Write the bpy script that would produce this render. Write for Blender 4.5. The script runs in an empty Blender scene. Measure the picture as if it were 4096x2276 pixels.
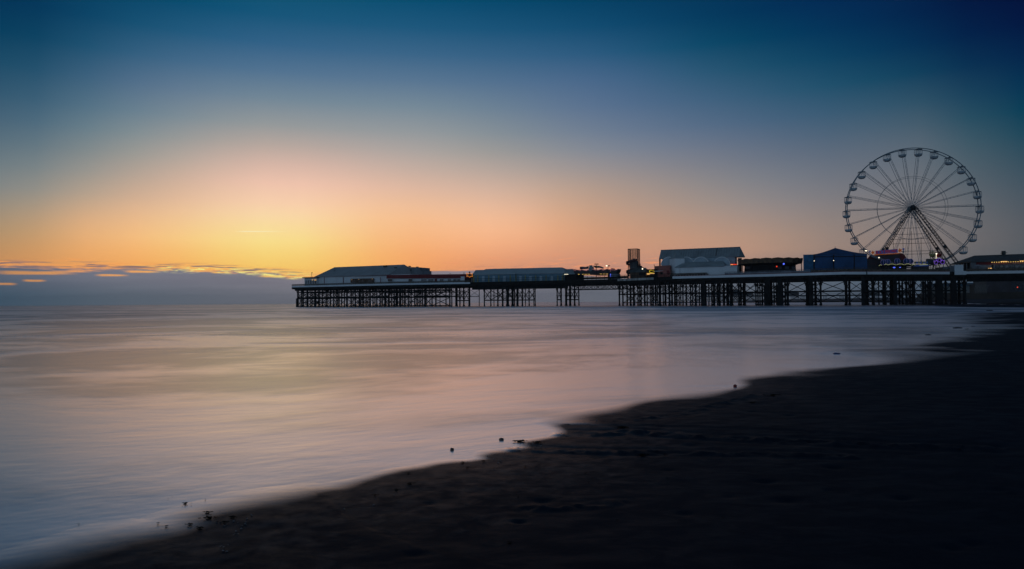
import bpy, bmesh, math, random
import numpy as np
from mathutils import Vector, Matrix
from bpy_extras.mesh_utils import ngon_tessellate

random.seed(7); np.random.seed(7)
S = bpy.context.scene
COL = S.collection
rad = math.radians
DIR_NOTE = None

# ------------------------------------------------------------------ camera
F_PX = 2731.0            # focal length in pixels of the 4096 x 2276 photograph
CX, CY = 2048.0, 1138.0
CAM_H = 1.15             # metres above the water
PITCH = math.atan(71.0 / F_PX)
ROLL = 0.00665
fwd = Vector((0, math.cos(PITCH), math.sin(PITCH)))
up0 = Vector((0, -math.sin(PITCH), math.cos(PITCH)))
right = Vector((1, 0, 0)) * math.cos(ROLL) - up0 * math.sin(ROLL)
up = Vector((1, 0, 0)) * math.sin(ROLL) + up0 * math.cos(ROLL)
cam_d = bpy.data.cameras.new("camera")
cam = bpy.data.objects.new("camera", cam_d)
COL.objects.link(cam)
m = Matrix((right, up, -fwd)).transposed().to_4x4()
m.translation = Vector((0, 0, CAM_H))
cam.matrix_world = m
cam_d.sensor_width = 36.0
cam_d.lens = 36.0 * F_PX / 4096.0
cam_d.clip_start = 0.05
cam_d.clip_end = 60000
S.camera = cam


def ray(u, v):
    return fwd + right * ((u - CX) / F_PX) - up * ((v - CY) / F_PX)


def at(u, v, y):
    """point seen at pixel u, v of the photograph, at distance y from the camera plane"""
    d = ray(u, v)
    return Vector((0, 0, CAM_H)) + d * (y / d.y)


def atz(u, v, z=0.0):
    d = ray(u, v)
    return Vector((0, 0, CAM_H)) + d * ((z - CAM_H) / d.z)


# ------------------------------------------------------------------ sky
def lin(c):
    return tuple(((x / 255.0) / 12.92 if x / 255.0 <= 0.04045 else ((x / 255.0 + 0.055) / 1.055) ** 2.4) for x in c)


SKY = {  # photograph column -> (row, colour of the clear dusk sky)
    30: [(0, (2, 48, 84)), (150, (3, 62, 92)), (300, (33, 78, 106)), (450, (62, 94, 118)), (600, (94, 116, 128)), (750, (130, 136, 136)),
         (850, (158, 144, 124)), (950, (182, 148, 106)), (1040, (206, 146, 92)), (1222, (206, 140, 84))],
    590: [(0, (2, 70, 106)), (150, (36, 90, 124)), (300, (84, 110, 142)), (450, (112, 134, 148)), (600, (158, 158, 152)), (750, (208, 174, 152)),
          (850, (238, 190, 148)), (950, (254, 198, 132)), (1050, (254, 178, 98)), (1222, (250, 168, 84))],
    1110: [(0, (8, 80, 114)), (150, (44, 94, 134)), (300, (88, 118, 148)), (450, (132, 148, 154)), (600, (194, 172, 160)), (700, (240, 194, 176)), (780, (254, 207, 180)),
           (870, (255, 224, 172)), (960, (255, 232, 146)), (1050, (255, 214, 112)), (1222, (254, 180, 84))],
    1630: [(0, (4, 76, 112)), (150, (40, 92, 130)), (300, (84, 114, 146)), (450, (126, 144, 154)), (600, (174, 166, 162)), (750, (226, 186, 164)),
           (850, (250, 196, 150)), (950, (252, 186, 130)), (1040, (254, 172, 104)), (1222, (240, 160, 96))],
    300: [(0, (2, 60, 96)), (150, (18, 76, 108)), (300, (58, 95, 124)), (500, (98, 124, 138)), (600, (126, 136, 139)), (700, (153, 152, 146)), (800, (192, 166, 140)), (880, (225, 176, 132)), (960, (241, 180, 120)), (1040, (242, 169, 99)), (1222, (236, 158, 86))],
    2000: [(0, (3, 70, 106)), (150, (32, 87, 125)), (300, (78, 109, 143)), (500, (124, 140, 152)), (620, (159, 155, 151)), (720, (199, 174, 161)), (820, (234, 188, 159)), (900, (252, 192, 151)), (950, (253, 187, 142)), (1020, (242, 168, 124)), (1060, (226, 154, 116)), (1222, (205, 145, 110))],
    3750: [(0, (2, 29, 70)), (150, (2, 43, 82)), (260, (4, 57, 87)), (350, (38, 77, 100)), (450, (62, 88, 105)), (560, (90, 103, 115)), (750, (110, 112, 118)), (900, (126, 120, 120)), (1000, (132, 120, 116)), (1090, (96, 100, 107)), (1222, (68, 86, 100))],
    2330: [(0, (2, 64, 100)), (150, (24, 82, 120)), (300, (74, 104, 140)), (450, (96, 118, 146)), (600, (134, 140, 150)), (680, (160, 150, 148)), (750, (184, 158, 142)),
           (850, (208, 164, 134)), (950, (222, 162, 124)), (1050, (214, 150, 122)), (1222, (170, 130, 118))],
    3030: [(0, (2, 46, 86)), (150, (2, 64, 96)), (300, (38, 84, 112)), (450, (68, 98, 128)), (600, (104, 114, 132)), (750, (134, 134, 138)),
           (850, (158, 142, 136)), (950, (182, 148, 128)), (1020, (190, 150, 128)), (1090, (150, 128, 124)), (1222, (92, 100, 112))],
    3330: [(0, (2, 40, 84)), (150, (2, 56, 92)), (300, (20, 76, 104)), (450, (60, 92, 118)), (600, (92, 106, 124)), (750, (120, 122, 130)),
           (900, (146, 132, 126)), (1000, (158, 134, 122)), (1090, (120, 112, 114)), (1222, (82, 95, 108))],
    4066: [(0, (2, 14, 56)), (150, (2, 26, 68)), (300, (3, 46, 82)), (450, (4, 62, 86)), (600, (44, 76, 92)), (750, (70, 86, 98)),
           (900, (88, 92, 98)), (1000, (92, 94, 98)), (1090, (72, 84, 94)), (1222, (52, 74, 90))],
}
EL = np.array([0, 1, 2, 3, 4, 5, 6, 7, 8, 9.5, 11, 12.5, 14, 16, 18, 20, 22, 24, 26, 30, 36, 40.0])
ZEN = np.array((66, 70, 78.0))          # unseen overhead sky, greyed for the light it throws on water and sand


def col_of(u):
    els, cs, az = [], [], 0
    for v, c in SKY[u]:
        d = ray(u, v).normalized()
        els.append(math.degrees(math.asin(d.z))); cs.append(c)
        az = math.degrees(math.atan2(d.x, d.y)) if v > 1000 else az
    els, cs = np.array(els)[::-1], np.array(cs, float)[::-1]
    els = np.append(els, 40.0); cs = np.vstack([cs, cs[-1] * 0.25 + ZEN * 0.75])
    return az, np.stack([np.interp(EL, els, cs[:, k]) for k in range(3)], 1)


def flat(hor, mid, top):
    x = np.array([0, 4, 10, 22, 40.0]); c = np.array([hor, hor, mid, top, (np.array(top) + ZEN) / 2], float)
    return np.stack([np.interp(EL, x, c[:, k]) for k in range(3)], 1)


knots = [(-180, flat((148, 168, 188), (142, 164, 188), (88, 122, 152)))]  # unseen sky behind the camera, brightened to light the pier fronts
knots += [(-110, flat((138, 156, 176), (132, 154, 176), (80, 114, 144))), (-65, flat((120, 112, 104), (84, 98, 108), (6, 52, 88)))]
knots += [col_of(u) for u in sorted(SKY)]
knots += [(60, flat((46, 66, 84), (44, 64, 84), (4, 34, 66))), (110, flat((84, 98, 112), (74, 90, 108), (40, 66, 92))), (180, knots[0][1])]
kx = np.array([k[0] for k in knots]); kc = np.array([k[1] for k in knots])


def pchip(x, y, xq):
    h = np.diff(x); d = np.diff(y, axis=0) / h[:, None]
    mm = np.zeros_like(y); mm[0], mm[-1] = d[0], d[-1]
    for i in range(1, len(x) - 1):
        w1, w2 = 2 * h[i] + h[i - 1], h[i] + 2 * h[i - 1]
        ok = d[i - 1] * d[i] > 0
        with np.errstate(divide='ignore', invalid='ignore'):
            hm = (w1 + w2) / (w1 / d[i - 1] + w2 / d[i])
        mm[i] = np.where(ok, hm, 0)
    i = np.clip(np.searchsorted(x, xq) - 1, 0, len(x) - 2)
    t = ((xq - x[i]) / h[i])[:, None]; hh = h[i][:, None]
    return (2 * t**3 - 3 * t**2 + 1) * y[i] + (t**3 - 2 * t**2 + t) * hh * mm[i] + (-2 * t**3 + 3 * t**2) * y[i + 1] + (t**3 - t**2) * hh * mm[i + 1]


AZF = np.arange(-180, 180.01, 0.5)
SF = pchip(kx, kc.reshape(len(kx), -1), AZF)
gk = np.exp(-0.5 * (np.arange(-16, 17) * 0.5 / 1.7) ** 2); gk /= gk.sum()
SF = np.stack([np.convolve(np.pad(SF[:, k], 16, mode='edge'), gk, mode='valid') for k in range(SF.shape[1])], 1)
AZ = np.concatenate([[-180, -140, -110, -85, -70, -60, -52], np.arange(-47, 47.1, 3.0), [52, 60, 72, 90, 110, 145, 180]])
SKYC = np.stack([np.interp(AZ, AZF, SF[:, k]) for k in range(SF.shape[1])], 1).reshape(len(AZ), len(EL), 3)
# smooth along elevation a little
SKYC[:, 1:-1] = 0.12 * SKYC[:, :-2] + 0.76 * SKYC[:, 1:-1] + 0.12 * SKYC[:, 2:]


class NT:
    """small helper for building node trees"""
    def __init__(self, tree):
        self.t = tree; self.n = tree.nodes; self.l = tree.links

    def new(self, kind, **kw):
        nd = self.n.new(kind)
        for k, v in kw.items():
            setattr(nd, k, v)
        return nd

    def put(self, sock, v):
        if isinstance(v, bpy.types.NodeSocket):
            self.l.new(v, sock)
        elif v is not None:
            try:
                sock.default_value = v
            except Exception:
                sock.default_value = (*v, 1.0)

    def math(self, op, a, b=None, c=None, clamp=False):
        nd = self.new('ShaderNodeMath', operation=op, use_clamp=clamp)
        self.put(nd.inputs[0], a); self.put(nd.inputs[1], b)
        if c is not None:
            self.put(nd.inputs[2], c)
        return nd.outputs[0]

    def mix(self, f, a, b, blend='MIX'):
        nd = self.new('ShaderNodeMix', data_type='RGBA', blend_type=blend)
        self.put(nd.inputs[0], f)
        for s, v in ((nd.inputs[6], a), (nd.inputs[7], b)):
            self.put(s, v if isinstance(v, bpy.types.NodeSocket) else (*v, 1.0)[:4])
        return nd.outputs[2]

    def step(self, x, lo, hi, smooth=True, out=(0.0, 1.0)):
        nd = self.new('ShaderNodeMapRange', interpolation_type='SMOOTHSTEP' if smooth else 'LINEAR', clamp=True)
        self.put(nd.inputs[0], x); self.put(nd.inputs[1], lo); self.put(nd.inputs[2], hi)
        nd.inputs[3].default_value, nd.inputs[4].default_value = out
        return nd.outputs[0]

    def ramp(self, x, stops, interp='LINEAR'):
        nd = self.new('ShaderNodeValToRGB'); r = nd.color_ramp; r.interpolation = interp
        while len(r.elements) < len(stops):
            r.elements.new(0.5)
        for e, (p, c) in zip(r.elements, stops):
            e.position = 0
        for e, (p, c) in zip(r.elements, stops):
            pass
        for i, (p, c) in enumerate(stops):
            r.elements[i].position = p
        for i, (p, c) in enumerate(stops):
            r.elements[i].color = (*c, 1.0)[:4] if not isinstance(c, (int, float)) else (c, c, c, 1)
        self.put(nd.inputs[0], x)
        return nd.outputs[0]

    def noise(self, vec, scale, detail=3, rough=0.5, dist=0.0, dim='3D'):
        nd = self.new('ShaderNodeTexNoise', noise_dimensions=dim)
        self.put(nd.inputs['Vector'], vec); nd.inputs['Scale'].default_value = scale
        nd.inputs['Detail'].default_value = detail; nd.inputs['Roughness'].default_value = rough; nd.inputs['Distortion'].default_value = dist
        return nd.outputs[0]

    def xyz(self, x, y, z):
        nd = self.new('ShaderNodeCombineXYZ')
        self.put(nd.inputs[0], x); self.put(nd.inputs[1], y); self.put(nd.inputs[2], z)
        return nd.outputs[0]

    def mapping(self, vec, scale=(1, 1, 1), loc=(0, 0, 0), rot=(0, 0, 0)):
        nd = self.new('ShaderNodeMapping')
        self.put(nd.inputs[0], vec); nd.inputs[1].default_value = loc; nd.inputs[2].default_value = rot; nd.inputs[3].default_value = scale
        return nd.outputs[0]


world = bpy.data.worlds.new("World")
S.world = world
world.use_nodes = True
W = NT(world.node_tree); W.n.clear()
sep = W.new('ShaderNodeSeparateXYZ')
tc = W.new('ShaderNodeTexCoord')
W.l.new(tc.outputs['Generated'], sep.inputs[0])
az = W.math('MULTIPLY', W.math('ARCTAN2', sep.outputs[0], sep.outputs[1]), 180 / math.pi)
el = W.math('MULTIPLY', W.math('ARCSINE', sep.outputs[2]), 180 / math.pi)
tel = W.math('DIVIDE', W.math('MAXIMUM', el, 0.0), 40.0, clamp=True)
sky = None
for i in range(len(AZ)):
    r = W.ramp(tel, [(EL[k] / 40.0, lin(np.clip(SKYC[i, k], 0, 255))) for k in range(len(EL))])
    if sky is None:
        sky = r
    else:
        sky = W.mix(W.step(az, float(AZ[i - 1]), float(AZ[i]), smooth=False), sky, r)
sky = W.mix(W.step(el, 38, 75), sky, lin(ZEN * 0.9))
# low cloud bank over the sea: a long grey layer with ragged, rim-lit top
top = W.ramp(W.math('MULTIPLY_ADD', az, 1 / 100.0, 0.5), [(0.0, 0.255), (0.13, 0.266), (0.22, 0.272), (0.28, 0.265), (0.305, 0.243), (0.325, 0.222), (0.36, 0.235), (0.42, 0.268), (0.5, 0.270), (0.54, 0.24), (0.58, 0.20), (0.66, 0.17), (1.0, 0.15)])
top = W.math('MULTIPLY', top, 10.0)
cv = W.xyz(W.math('MULTIPLY', az, 0.16), W.math('MULTIPLY', el, 1.7), 0.0)
n1 = W.noise(cv, 2.0, 5, 0.58, 0.3)
cv2 = W.xyz(W.math('MULTIPLY', az, 0.05), W.math('MULTIPLY', el, 0.9), 3.7)
n2 = W.noise(cv2, 2.6, 4, 0.5, 0.0)
hgt = W.math('SUBTRACT', el, top)                                   # degrees above the mean cloud top
leftish = W.step(az, -13, -17)                                       # the ragged part is left of the pier head
rag = W.math('MULTIPLY_ADD', leftish, 1.5, 0.35)
cov = W.math('SUBTRACT', W.math('MULTIPLY', W.math('SUBTRACT', n1, 0.5), rag), hgt)
bankm = W.step(cov, -0.06, 0.10)
# slits of bright sky in the left of the bank
slit = None
wob = W.math('MULTIPLY', W.math('SUBTRACT', n1, 0.5), 0.22)
for u0_, u1_, v_, th_ in ((-60, 330, 1091, 7), (485, 645, 1087, 4), (370, 525, 1101, 4), (80, 195, 1122, 4), (-40, 78, 1136, 4), (835, 935, 1090, 3), (640, 700, 1078, 3), (1020, 1190, 1104, 5), (1090, 1260, 1090, 3)):
    d0_, d1_ = ray(u0_, v_).normalized(), ray(u1_, v_).normalized()
    a0_, a1_ = math.degrees(math.atan2(d0_.x, d0_.y)), math.degrees(math.atan2(d1_.x, d1_.y)); e_ = math.degrees(math.asin((d0_.z + d1_.z) / 2))
    tk_ = th_ / F_PX * 57.3
    f_ = W.math('ABSOLUTE', W.math('ADD', W.math('SUBTRACT', el, e_), wob))
    f_ = W.math('MULTIPLY', W.step(f_, tk_ * 1.2, tk_ * 0.3), W.math('MULTIPLY', W.step(az, a0_, a0_ * .7 + a1_ * .3), W.step(az, a1_, a0_ * .35 + a1_ * .65)))
    slit = f_ if slit is None else W.math('MAXIMUM', slit, f_)
slit = W.math('MULTIPLY', slit, 0.92)
bankm = W.math('MULTIPLY', bankm, W.math('SUBTRACT', 1.0, slit))
bank_c = W.ramp(W.math('MULTIPLY_ADD', az, 1 / 100.0, 0.5), [(0.0, lin((83, 99, 115))), (0.13, lin((94, 103, 120))), (0.2, lin((122, 123, 136))), (0.32, lin((135, 130, 140))), (0.46, lin((140, 132, 140))), (0.56, lin((126, 126, 136))), (0.7, lin((103, 112, 124))), (0.8, lin((83, 99, 115))), (0.87, lin((65, 85, 102))), (1, lin((56, 78, 98)))])
bank_low = W.ramp(W.math('MULTIPLY_ADD', az, 1 / 100.0, 0.5), [(0.0, lin((56, 85, 107))), (0.13, lin((67, 92, 111))), (0.2, lin((101, 112, 124))), (0.32, lin((124, 124, 133))), (0.46, lin((126, 123, 133))), (0.56, lin((117, 119, 129))), (0.7, lin((101, 110, 122))), (0.8, lin((81, 96, 113))), (0.87, lin((63, 83, 100))), (1, lin((51, 74, 95)))])
bank_c = W.mix(W.step(el, 2.2, 0.4), bank_c, bank_low)
bank_c = W.mix(W.step(n2, 0.35, 0.7, out=(0.0, 0.16)), bank_c, lin((70, 78, 94)))
sky2 = W.mix(bankm, sky, bank_c)
# rim light along the edge of the bank, strongest over the sunken sun
rim = W.math('MULTIPLY', W.step(cov, -0.28, -0.02), W.step(cov, 0.16, -0.02))
sunp = W.math('MULTIPLY', W.step(az, -30, -21), W.step(az, -13, -18))
rim = W.math('MULTIPLY', rim, sunp)
sky2 = W.mix(W.math('MULTIPLY', rim, W.step(n1, 0.42, 0.62)), sky2, lin((255, 236, 130)))
rimo = W.math('MULTIPLY', W.math('MULTIPLY', W.step(cov, -0.5, -0.05), W.step(cov, 0.3, 0.0)), W.step(az, -11, -16, out=(0.0, 0.55)))
sky2 = W.mix(rimo, sky2, lin((255, 168, 92)))
# blotches of gilt cloud where the sun went down, and thin dark streaks floating above the bank
cv4 = W.xyz(W.math('MULTIPLY', az, 0.55), W.math('MULTIPLY', el, 5.0), 21.3)
n4 = W.noise(cv4, 2.0, 4, 0.6, 0.4)
gilt = W.math('MULTIPLY', W.math('MULTIPLY', W.step(n4, 0.47, 0.60), W.step(hgt, -0.42, -0.12)), W.math('MULTIPLY', W.step(hgt, 0.30, 0.08), W.math('MULTIPLY', W.step(az, -30, -25), W.step(az, -15.5, -18))))
sky2 = W.mix(gilt, sky2, lin((255, 238, 140)))
cv5 = W.xyz(W.math('MULTIPLY', az, 0.20), W.math('MULTIPLY', el, 3.6), 5.9)
n5 = W.noise(cv5, 2.0, 3, 0.55, 0.2)
thin = W.math('MULTIPLY', W.math('MULTIPLY', W.step(n5, 0.49, 0.58), W.step(hgt, -0.1, 0.05)), W.math('MULTIPLY', W.step(hgt, 0.55, 0.15), W.step(az, -15.5, -17.5)))
sky2 = W.mix(W.math('MULTIPLY', thin, 0.85), sky2, lin((112, 104, 116)))
# thin lit wisps above the bank, right of the glow
wv = W.xyz(W.math('MULTIPLY', W.math('MULTIPLY_ADD', el, -2.2, az), 0.32), W.math('MULTIPLY_ADD', el, 2.6, W.math('MULTIPLY', az, -0.03)), 9.1)
n3 = W.noise(wv, 2.2, 3, 0.5)
wm = W.math('MULTIPLY', W.math('MULTIPLY', W.step(n3, 0.53, 0.68), W.step(el, 2.4, 2.8)), W.math('MULTIPLY', W.step(el, 4.4, 3.2), W.math('MULTIPLY', W.step(az, -10, -2), W.step(az, 17, 11))))
sky2 = W.mix(W.math('MULTIPLY', wm, 0.75), sky2, lin((244, 158, 112)))
wd = W.math('MULTIPLY', W.math('MULTIPLY', W.step(n3, 0.46, 0.34), W.step(el, 2.3, 2.5)), W.math('MULTIPLY', W.step(el, 3.3, 2.7), W.math('MULTIPLY', W.step(az, -8, -1), W.step(az, 12, 7))))
sky2 = W.mix(W.math('MULTIPLY', wd, 0.6), sky2, lin((168, 124, 118)))
# one short condensation trail
du = W.math('ABSOLUTE', W.math('SUBTRACT', W.math('MULTIPLY_ADD', az, -0.03, el), 6.31))
trail = W.math('MULTIPLY', W.step(du, 0.05, 0.0), W.math('MULTIPLY', W.step(az, -22.2, -21.3), W.step(az, -17.6, -21.0)))
sky2 = W.mix(trail, sky2, lin((255, 244, 200)))
bg = W.new('ShaderNodeBackground'); bg.inputs[1].default_value = 1.0
W.l.new(sky2, bg.inputs[0])
wo = W.new('ShaderNodeOutputWorld'); W.l.new(bg.outputs[0], wo.inputs[0])
world.cycles.sampling_method = 'MANUAL'; world.cycles.sample_map_resolution = 1024

S.view_settings.view_transform = 'Standard'
S.view_settings.look = 'None'
S.view_settings.exposure = 0.0
S.view_settings.gamma = 1.0
S.cycles.max_bounces = 5
S.cycles.glossy_bounces = 3
S.cycles.diffuse_bounces = 2
S.cycles.transparent_max_bounces = 12

# ------------------------------------------------------------------ helpers
def tag(o, label=None, cat=None, group=None, kind=None):
    if label: o['label'] = label
    if cat: o['category'] = cat
    if group: o['group'] = group
    if kind: o['kind'] = kind
    return o


def thing(name, loc, label, cat, group=None, rz=0.0):
    o = bpy.data.objects.new(name, None)
    o.empty_display_size = 0.3
    o.location = loc; o.rotation_euler = (0, 0, rz)
    COL.objects.link(o)
    return tag(o, label, cat, group)


def link(name, me, parent=None):
    o = bpy.data.objects.new(name, me)
    COL.objects.link(o)
    if parent is not None:
        o.parent = parent
        o.matrix_parent_inverse = Matrix.Identity(4)
    return o


class MB:
    """mesh collector in world coordinates"""
    def __init__(self):
        self.v = []; self.f = []; self.s = []

    def add(self, vs, fs, smooth=False):
        b = len(self.v)
        self.v += [Vector(p) for p in vs]
        self.f += [tuple(i + b for i in f) for f in fs]
        self.s += [smooth] * len(fs)
        return self

    def box(self, o, x, y, z):
        """box from corner o along the three edge vectors"""
        o, x, y, z = Vector(o), Vector(x), Vector(y), Vector(z)
        vs = [o, o + x, o + x + y, o + y, o + z, o + x + z, o + x + y + z, o + y + z]
        fs = [(0, 3, 2, 1), (4, 5, 6, 7), (0, 1, 5, 4), (1, 2, 6, 5), (2, 3, 7, 6), (3, 0, 4, 7)]
        if x.cross(y).dot(z) < 0:
            fs = [f[::-1] for f in fs]
        return self.add(vs, fs)

    def tube(self, p, q, r, r2=None, n=8, cap=True):
        p, q = Vector(p), Vector(q)
        r2 = r if r2 is None else r2
        d = (q - p)
        if d.length < 1e-6:
            return self
        d.normalize()
        a = d.orthogonal().normalized() if abs(d.z) < 0.99 else Vector((1, 0, 0))
        a = (a - d * a.dot(d)).normalized(); b = d.cross(a)
        vs = []
        for c, rr in ((p, r), (q, r2)):
            for i in range(n):
                t = 2 * math.pi * (i + 0.5) / n
                vs.append(c + (a * math.cos(t) + b * math.sin(t)) * rr)
        fs = [(i, (i + 1) % n, n + (i + 1) % n, n + i) for i in range(n)]
        if cap:
            fs += [tuple(range(n))[::-1], tuple(range(n, 2 * n))]
        return self.add(vs, fs, smooth=n > 5)

    def path(self, pts, r, n=6, closed=False):
        pts = [Vector(p) for p in pts]
        k = len(pts)
        for i in range(k if closed else k - 1):
            self.tube(pts[i], pts[(i + 1) % k], r, n=n)
        return self

    def lathe(self, c, prof, n=20, axis=None, smooth=True):
        """profile of (radius, height) turned about a vertical axis through c"""
        c = Vector(c); vs = []; fs = []
        for r, h in prof:
            for i in range(n):
                t = 2 * math.pi * i / n
                vs.append(c + Vector((r * math.cos(t), r * math.sin(t), h)))
        for j in range(len(prof) - 1):
            for i in range(n):
                fs.append((j * n + i, j * n + (i + 1) % n, (j + 1) * n + (i + 1) % n, (j + 1) * n + i))
        fs.append(tuple(range(n))[::-1]); fs.append(tuple(range((len(prof) - 1) * n, len(prof) * n)))
        return self.add(vs, fs, smooth)

    def ball(self, c, r, n=10, sq=(1, 1, 1)):
        prof = [(max(1e-4, r * math.sin(math.pi * k / n)), -r * math.cos(math.pi * k / n)) for k in range(n + 1)]
        b = len(self.v)
        self.lathe(Vector((0, 0, 0)), prof, n * 2)
        for i in range(b, len(self.v)):
            p = self.v[i]; self.v[i] = Vector((p.x * sq[0], p.y * sq[1], p.z * sq[2])) + Vector(c)
        return self

    def prism(self, pts, d):
        """polygon pts (3-D, planar) extruded along d"""
        pts = [Vector(p) for p in pts]; d = Vector(d); n = len(pts)
        nn = Vector((0, 0, 0))
        for i in range(n):
            nn += pts[i].cross(pts[(i + 1) % n])
        vs = pts + [p + d for p in pts]
        tess = ngon_tessellate(pts, list(range(n)))
        flip = nn.dot(d) > 0
        fs = []
        for t in tess:
            tn = (pts[t[1]] - pts[t[0]]).cross(pts[t[2]] - pts[t[0]])
            if (tn.dot(d) > 0): t = t[::-1]
            fs.append(tuple(t)); fs.append(tuple(i + n for i in t)[::-1])
        for i in range(n):
            j = (i + 1) % n
            q = (i, j, n + j, n + i)
            fs.append(q if flip else q[::-1])
        return self.add(vs, fs)

    def build(self, name, mat, parent=None, smooth_angle=None):
        me = bpy.data.meshes.new(name)
        inv = None
        if parent is not None:
            chain = Matrix.Identity(4); p = parent
            stack = []
            while p is not None:
                stack.append(p.matrix_basis); p = p.parent
            for mtx in stack[::-1]:
                chain = chain @ mtx
            inv = chain.inverted()
        vs = [tuple(inv @ p) if inv is not None else tuple(p) for p in self.v]
        me.from_pydata(vs, [], self.f)
        me.polygons.foreach_set('use_smooth', self.s)
        me.materials.append(mat)
        me.update()
        return link(name, me, parent)


def mat(name, color, rough=0.7, var=0.15, scale=1.5, metal=0.0, spec=0.3, emit=None, estr=0.0, streak=False, bump=0.0, color2=None):
    mt = bpy.data.materials.new(name); mt.use_nodes = True
    N = NT(mt.node_tree); b = N.n['Principled BSDF']
    g = N.new('ShaderNodeNewGeometry')
    vec = g.outputs['Position']
    if streak:
        vec = N.mapping(vec, (1, 1, 0.15))
    n = N.noise(vec, scale, 4, 0.6)
    c2 = color2 if color2 else tuple(x * (1 - 2 * var) for x in color)
    c1 = tuple(min(1, x * (1 + var)) for x in color)
    N.l.new(N.mix(N.step(n, 0.3, 0.7), c1, c2), b.inputs['Base Color'])
    b.inputs['Roughness'].default_value = rough
    b.inputs['Metallic'].default_value = metal
    b.inputs['Specular IOR Level'].default_value = spec
    if emit:
        b.inputs['Emission Color'].default_value = (*emit, 1); b.inputs['Emission Strength'].default_value = estr
    if bump:
        bn = N.new('ShaderNodeBump'); bn.inputs['Strength'].default_value = bump; bn.inputs['Distance'].default_value = 0.05
        N.l.new(N.noise(vec, scale * 6, 3), bn.inputs['Height']); N.l.new(bn.outputs[0], b.inputs['Normal'])
    return mt


# ------------------------------------------------------------------ sand, far beach and sea
NEAR_SHORE = [  # photograph pixels along the water's edge, and how wide the wet rim is (m)
    (130, 2253, .45), (440, 2150, .42), (681, 2109, .35), (757, 2064, .3), (1009, 2003, .45), (1200, 1957, .3), (1300, 1945, .2), (1390, 1918, .12), (1472, 1894, .1), (1560, 1874, .1), (1662, 1861, .1),
    (1730, 1848, .1), (1798, 1840, .12), (1860, 1837, .1), (1912, 1829, .1), (1906, 1816, .1), (1935, 1803, .15), (2005, 1793, .15), (2070, 1783, .12), (2064, 1764, .1), (2110, 1756, .12), (2195, 1747, .1), (2232, 1736, .1), (2236, 1724, .1), (2205, 1706, .12),
    (2196, 1694, .3), (2235, 1684, .5), (2287, 1672, .5), (2400, 1650, .5), (2500, 1629, .3), (2611, 1606, .35), (2690, 1590, .4), (2773, 1572, .35), (2850, 1563, .3), (2934, 1554, .25), (2975, 1540, .2), (2977, 1524, .3), (3020, 1513, .6), (3082, 1504, .5), (3169, 1489, 1.2),
    (3260, 1478, .5), (3350, 1473, .3), (3429, 1467, .25), (3510, 1455, .3), (3550, 1445, .8), (3556, 1437, 1.2), (3535, 1424, 2.0), (3516, 1412, 2.6), (3560, 1400, 2.0), (3652, 1386, .6), (3720, 1370, .6), (3776, 1357, .8), (3840, 1342, .8), (3894, 1327, 1.0), (3935, 1315, 2.0), (3900, 1304, 3.0), (3801, 1296, 2.0), (3850, 1284, 3.0),
    (3790, 1274, 2.5), (3830, 1262, 3.0), (3880, 1254, 3.0), (4096, 1250, 4.0)]
near = [atz(u, v) for u, v, w in NEAR_SHORE]
nearw = [w for u, v, w in NEAR_SHORE]
near_poly = [(-60, -58), (-14, -9.5)] + [(p.x, p.y) for p in near] + [(120, 62), (400, 64), (400, -400), (-60, -400)]
near_w = [.4, .4] + nearw + [4, 4, 4, 4, 4]
FAR_SHORE = [(420, 86), (130, 87)] + [(atz(u, v).x, atz(u, v).y) for u, v in ((4096, 1231), (3980, 1230), (3880, 1229.5), (3760, 1227), (3700, 1224.5), (3600, 1220), (3560, 1214))]
far_poly = FAR_SHORE + [(170, 330), (230, 600), (420, 1500), (900, 2800), (2800, 2800), (2800, 86)]


def sdist(px, py, poly, ws=None):
    """signed distance (positive inside) and interpolated width"""
    n = len(poly); best = np.full(px.shape, 1e9); wid = np.zeros(px.shape); inside = np.zeros(px.shape, bool)
    for i in range(n):
        ax, ay = poly[i]; bx, by = poly[(i + 1) % n]
        dx, dy = bx - ax, by - ay; L = dx * dx + dy * dy + 1e-12
        t = np.clip(((px - ax) * dx + (py - ay) * dy) / L, 0, 1)
        d = np.hypot(px - ax - t * dx, py - ay - t * dy)
        m_ = d < best
        best = np.where(m_, d, best)
        if ws:
            wid = np.where(m_, ws[i] * (1 - t) + ws[(i + 1) % n] * t, wid)
        c = ((ay > py) != (by > py)) & (px < (bx - ax) * (py - ay) / (by - ay + 1e-12) + ax)
        inside ^= c
    return np.where(inside, best, -best), wid


def vnoise(x, y, seed):
    """smooth value noise"""
    rs = np.random.RandomState(seed); tab = rs.rand(256, 256)
    xi, yi = np.floor(x).astype(int), np.floor(y).astype(int); fx, fy = x - xi, y - yi
    fx, fy = fx * fx * (3 - 2 * fx), fy * fy * (3 - 2 * fy)
    g = lambda a, b: tab[a % 256, b % 256]
    return (g(xi, yi) * (1 - fx) + g(xi + 1, yi) * fx) * (1 - fy) + (g(xi, yi + 1) * (1 - fx) + g(xi + 1, yi + 1) * fx) * fy


rr = [0.4]
while rr[-1] < 2900:
    r_ = rr[-1]
    rr.append(r_ * (1.03 if r_ < 2.5 else 1.0065 if r_ < 9 else 1.009 if r_ < 25 else 1.018 if r_ < 140 else 1.06))
rr = np.array(rr)
th = np.concatenate([np.arange(-180, -46, 6.0), np.arange(-46, 46, 0.22), np.arange(46, 181, 6.0)])
TH, RR = np.meshgrid(np.radians(th), rr)
gx, gy = RR * np.sin(TH), RR * np.cos(TH)
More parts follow.
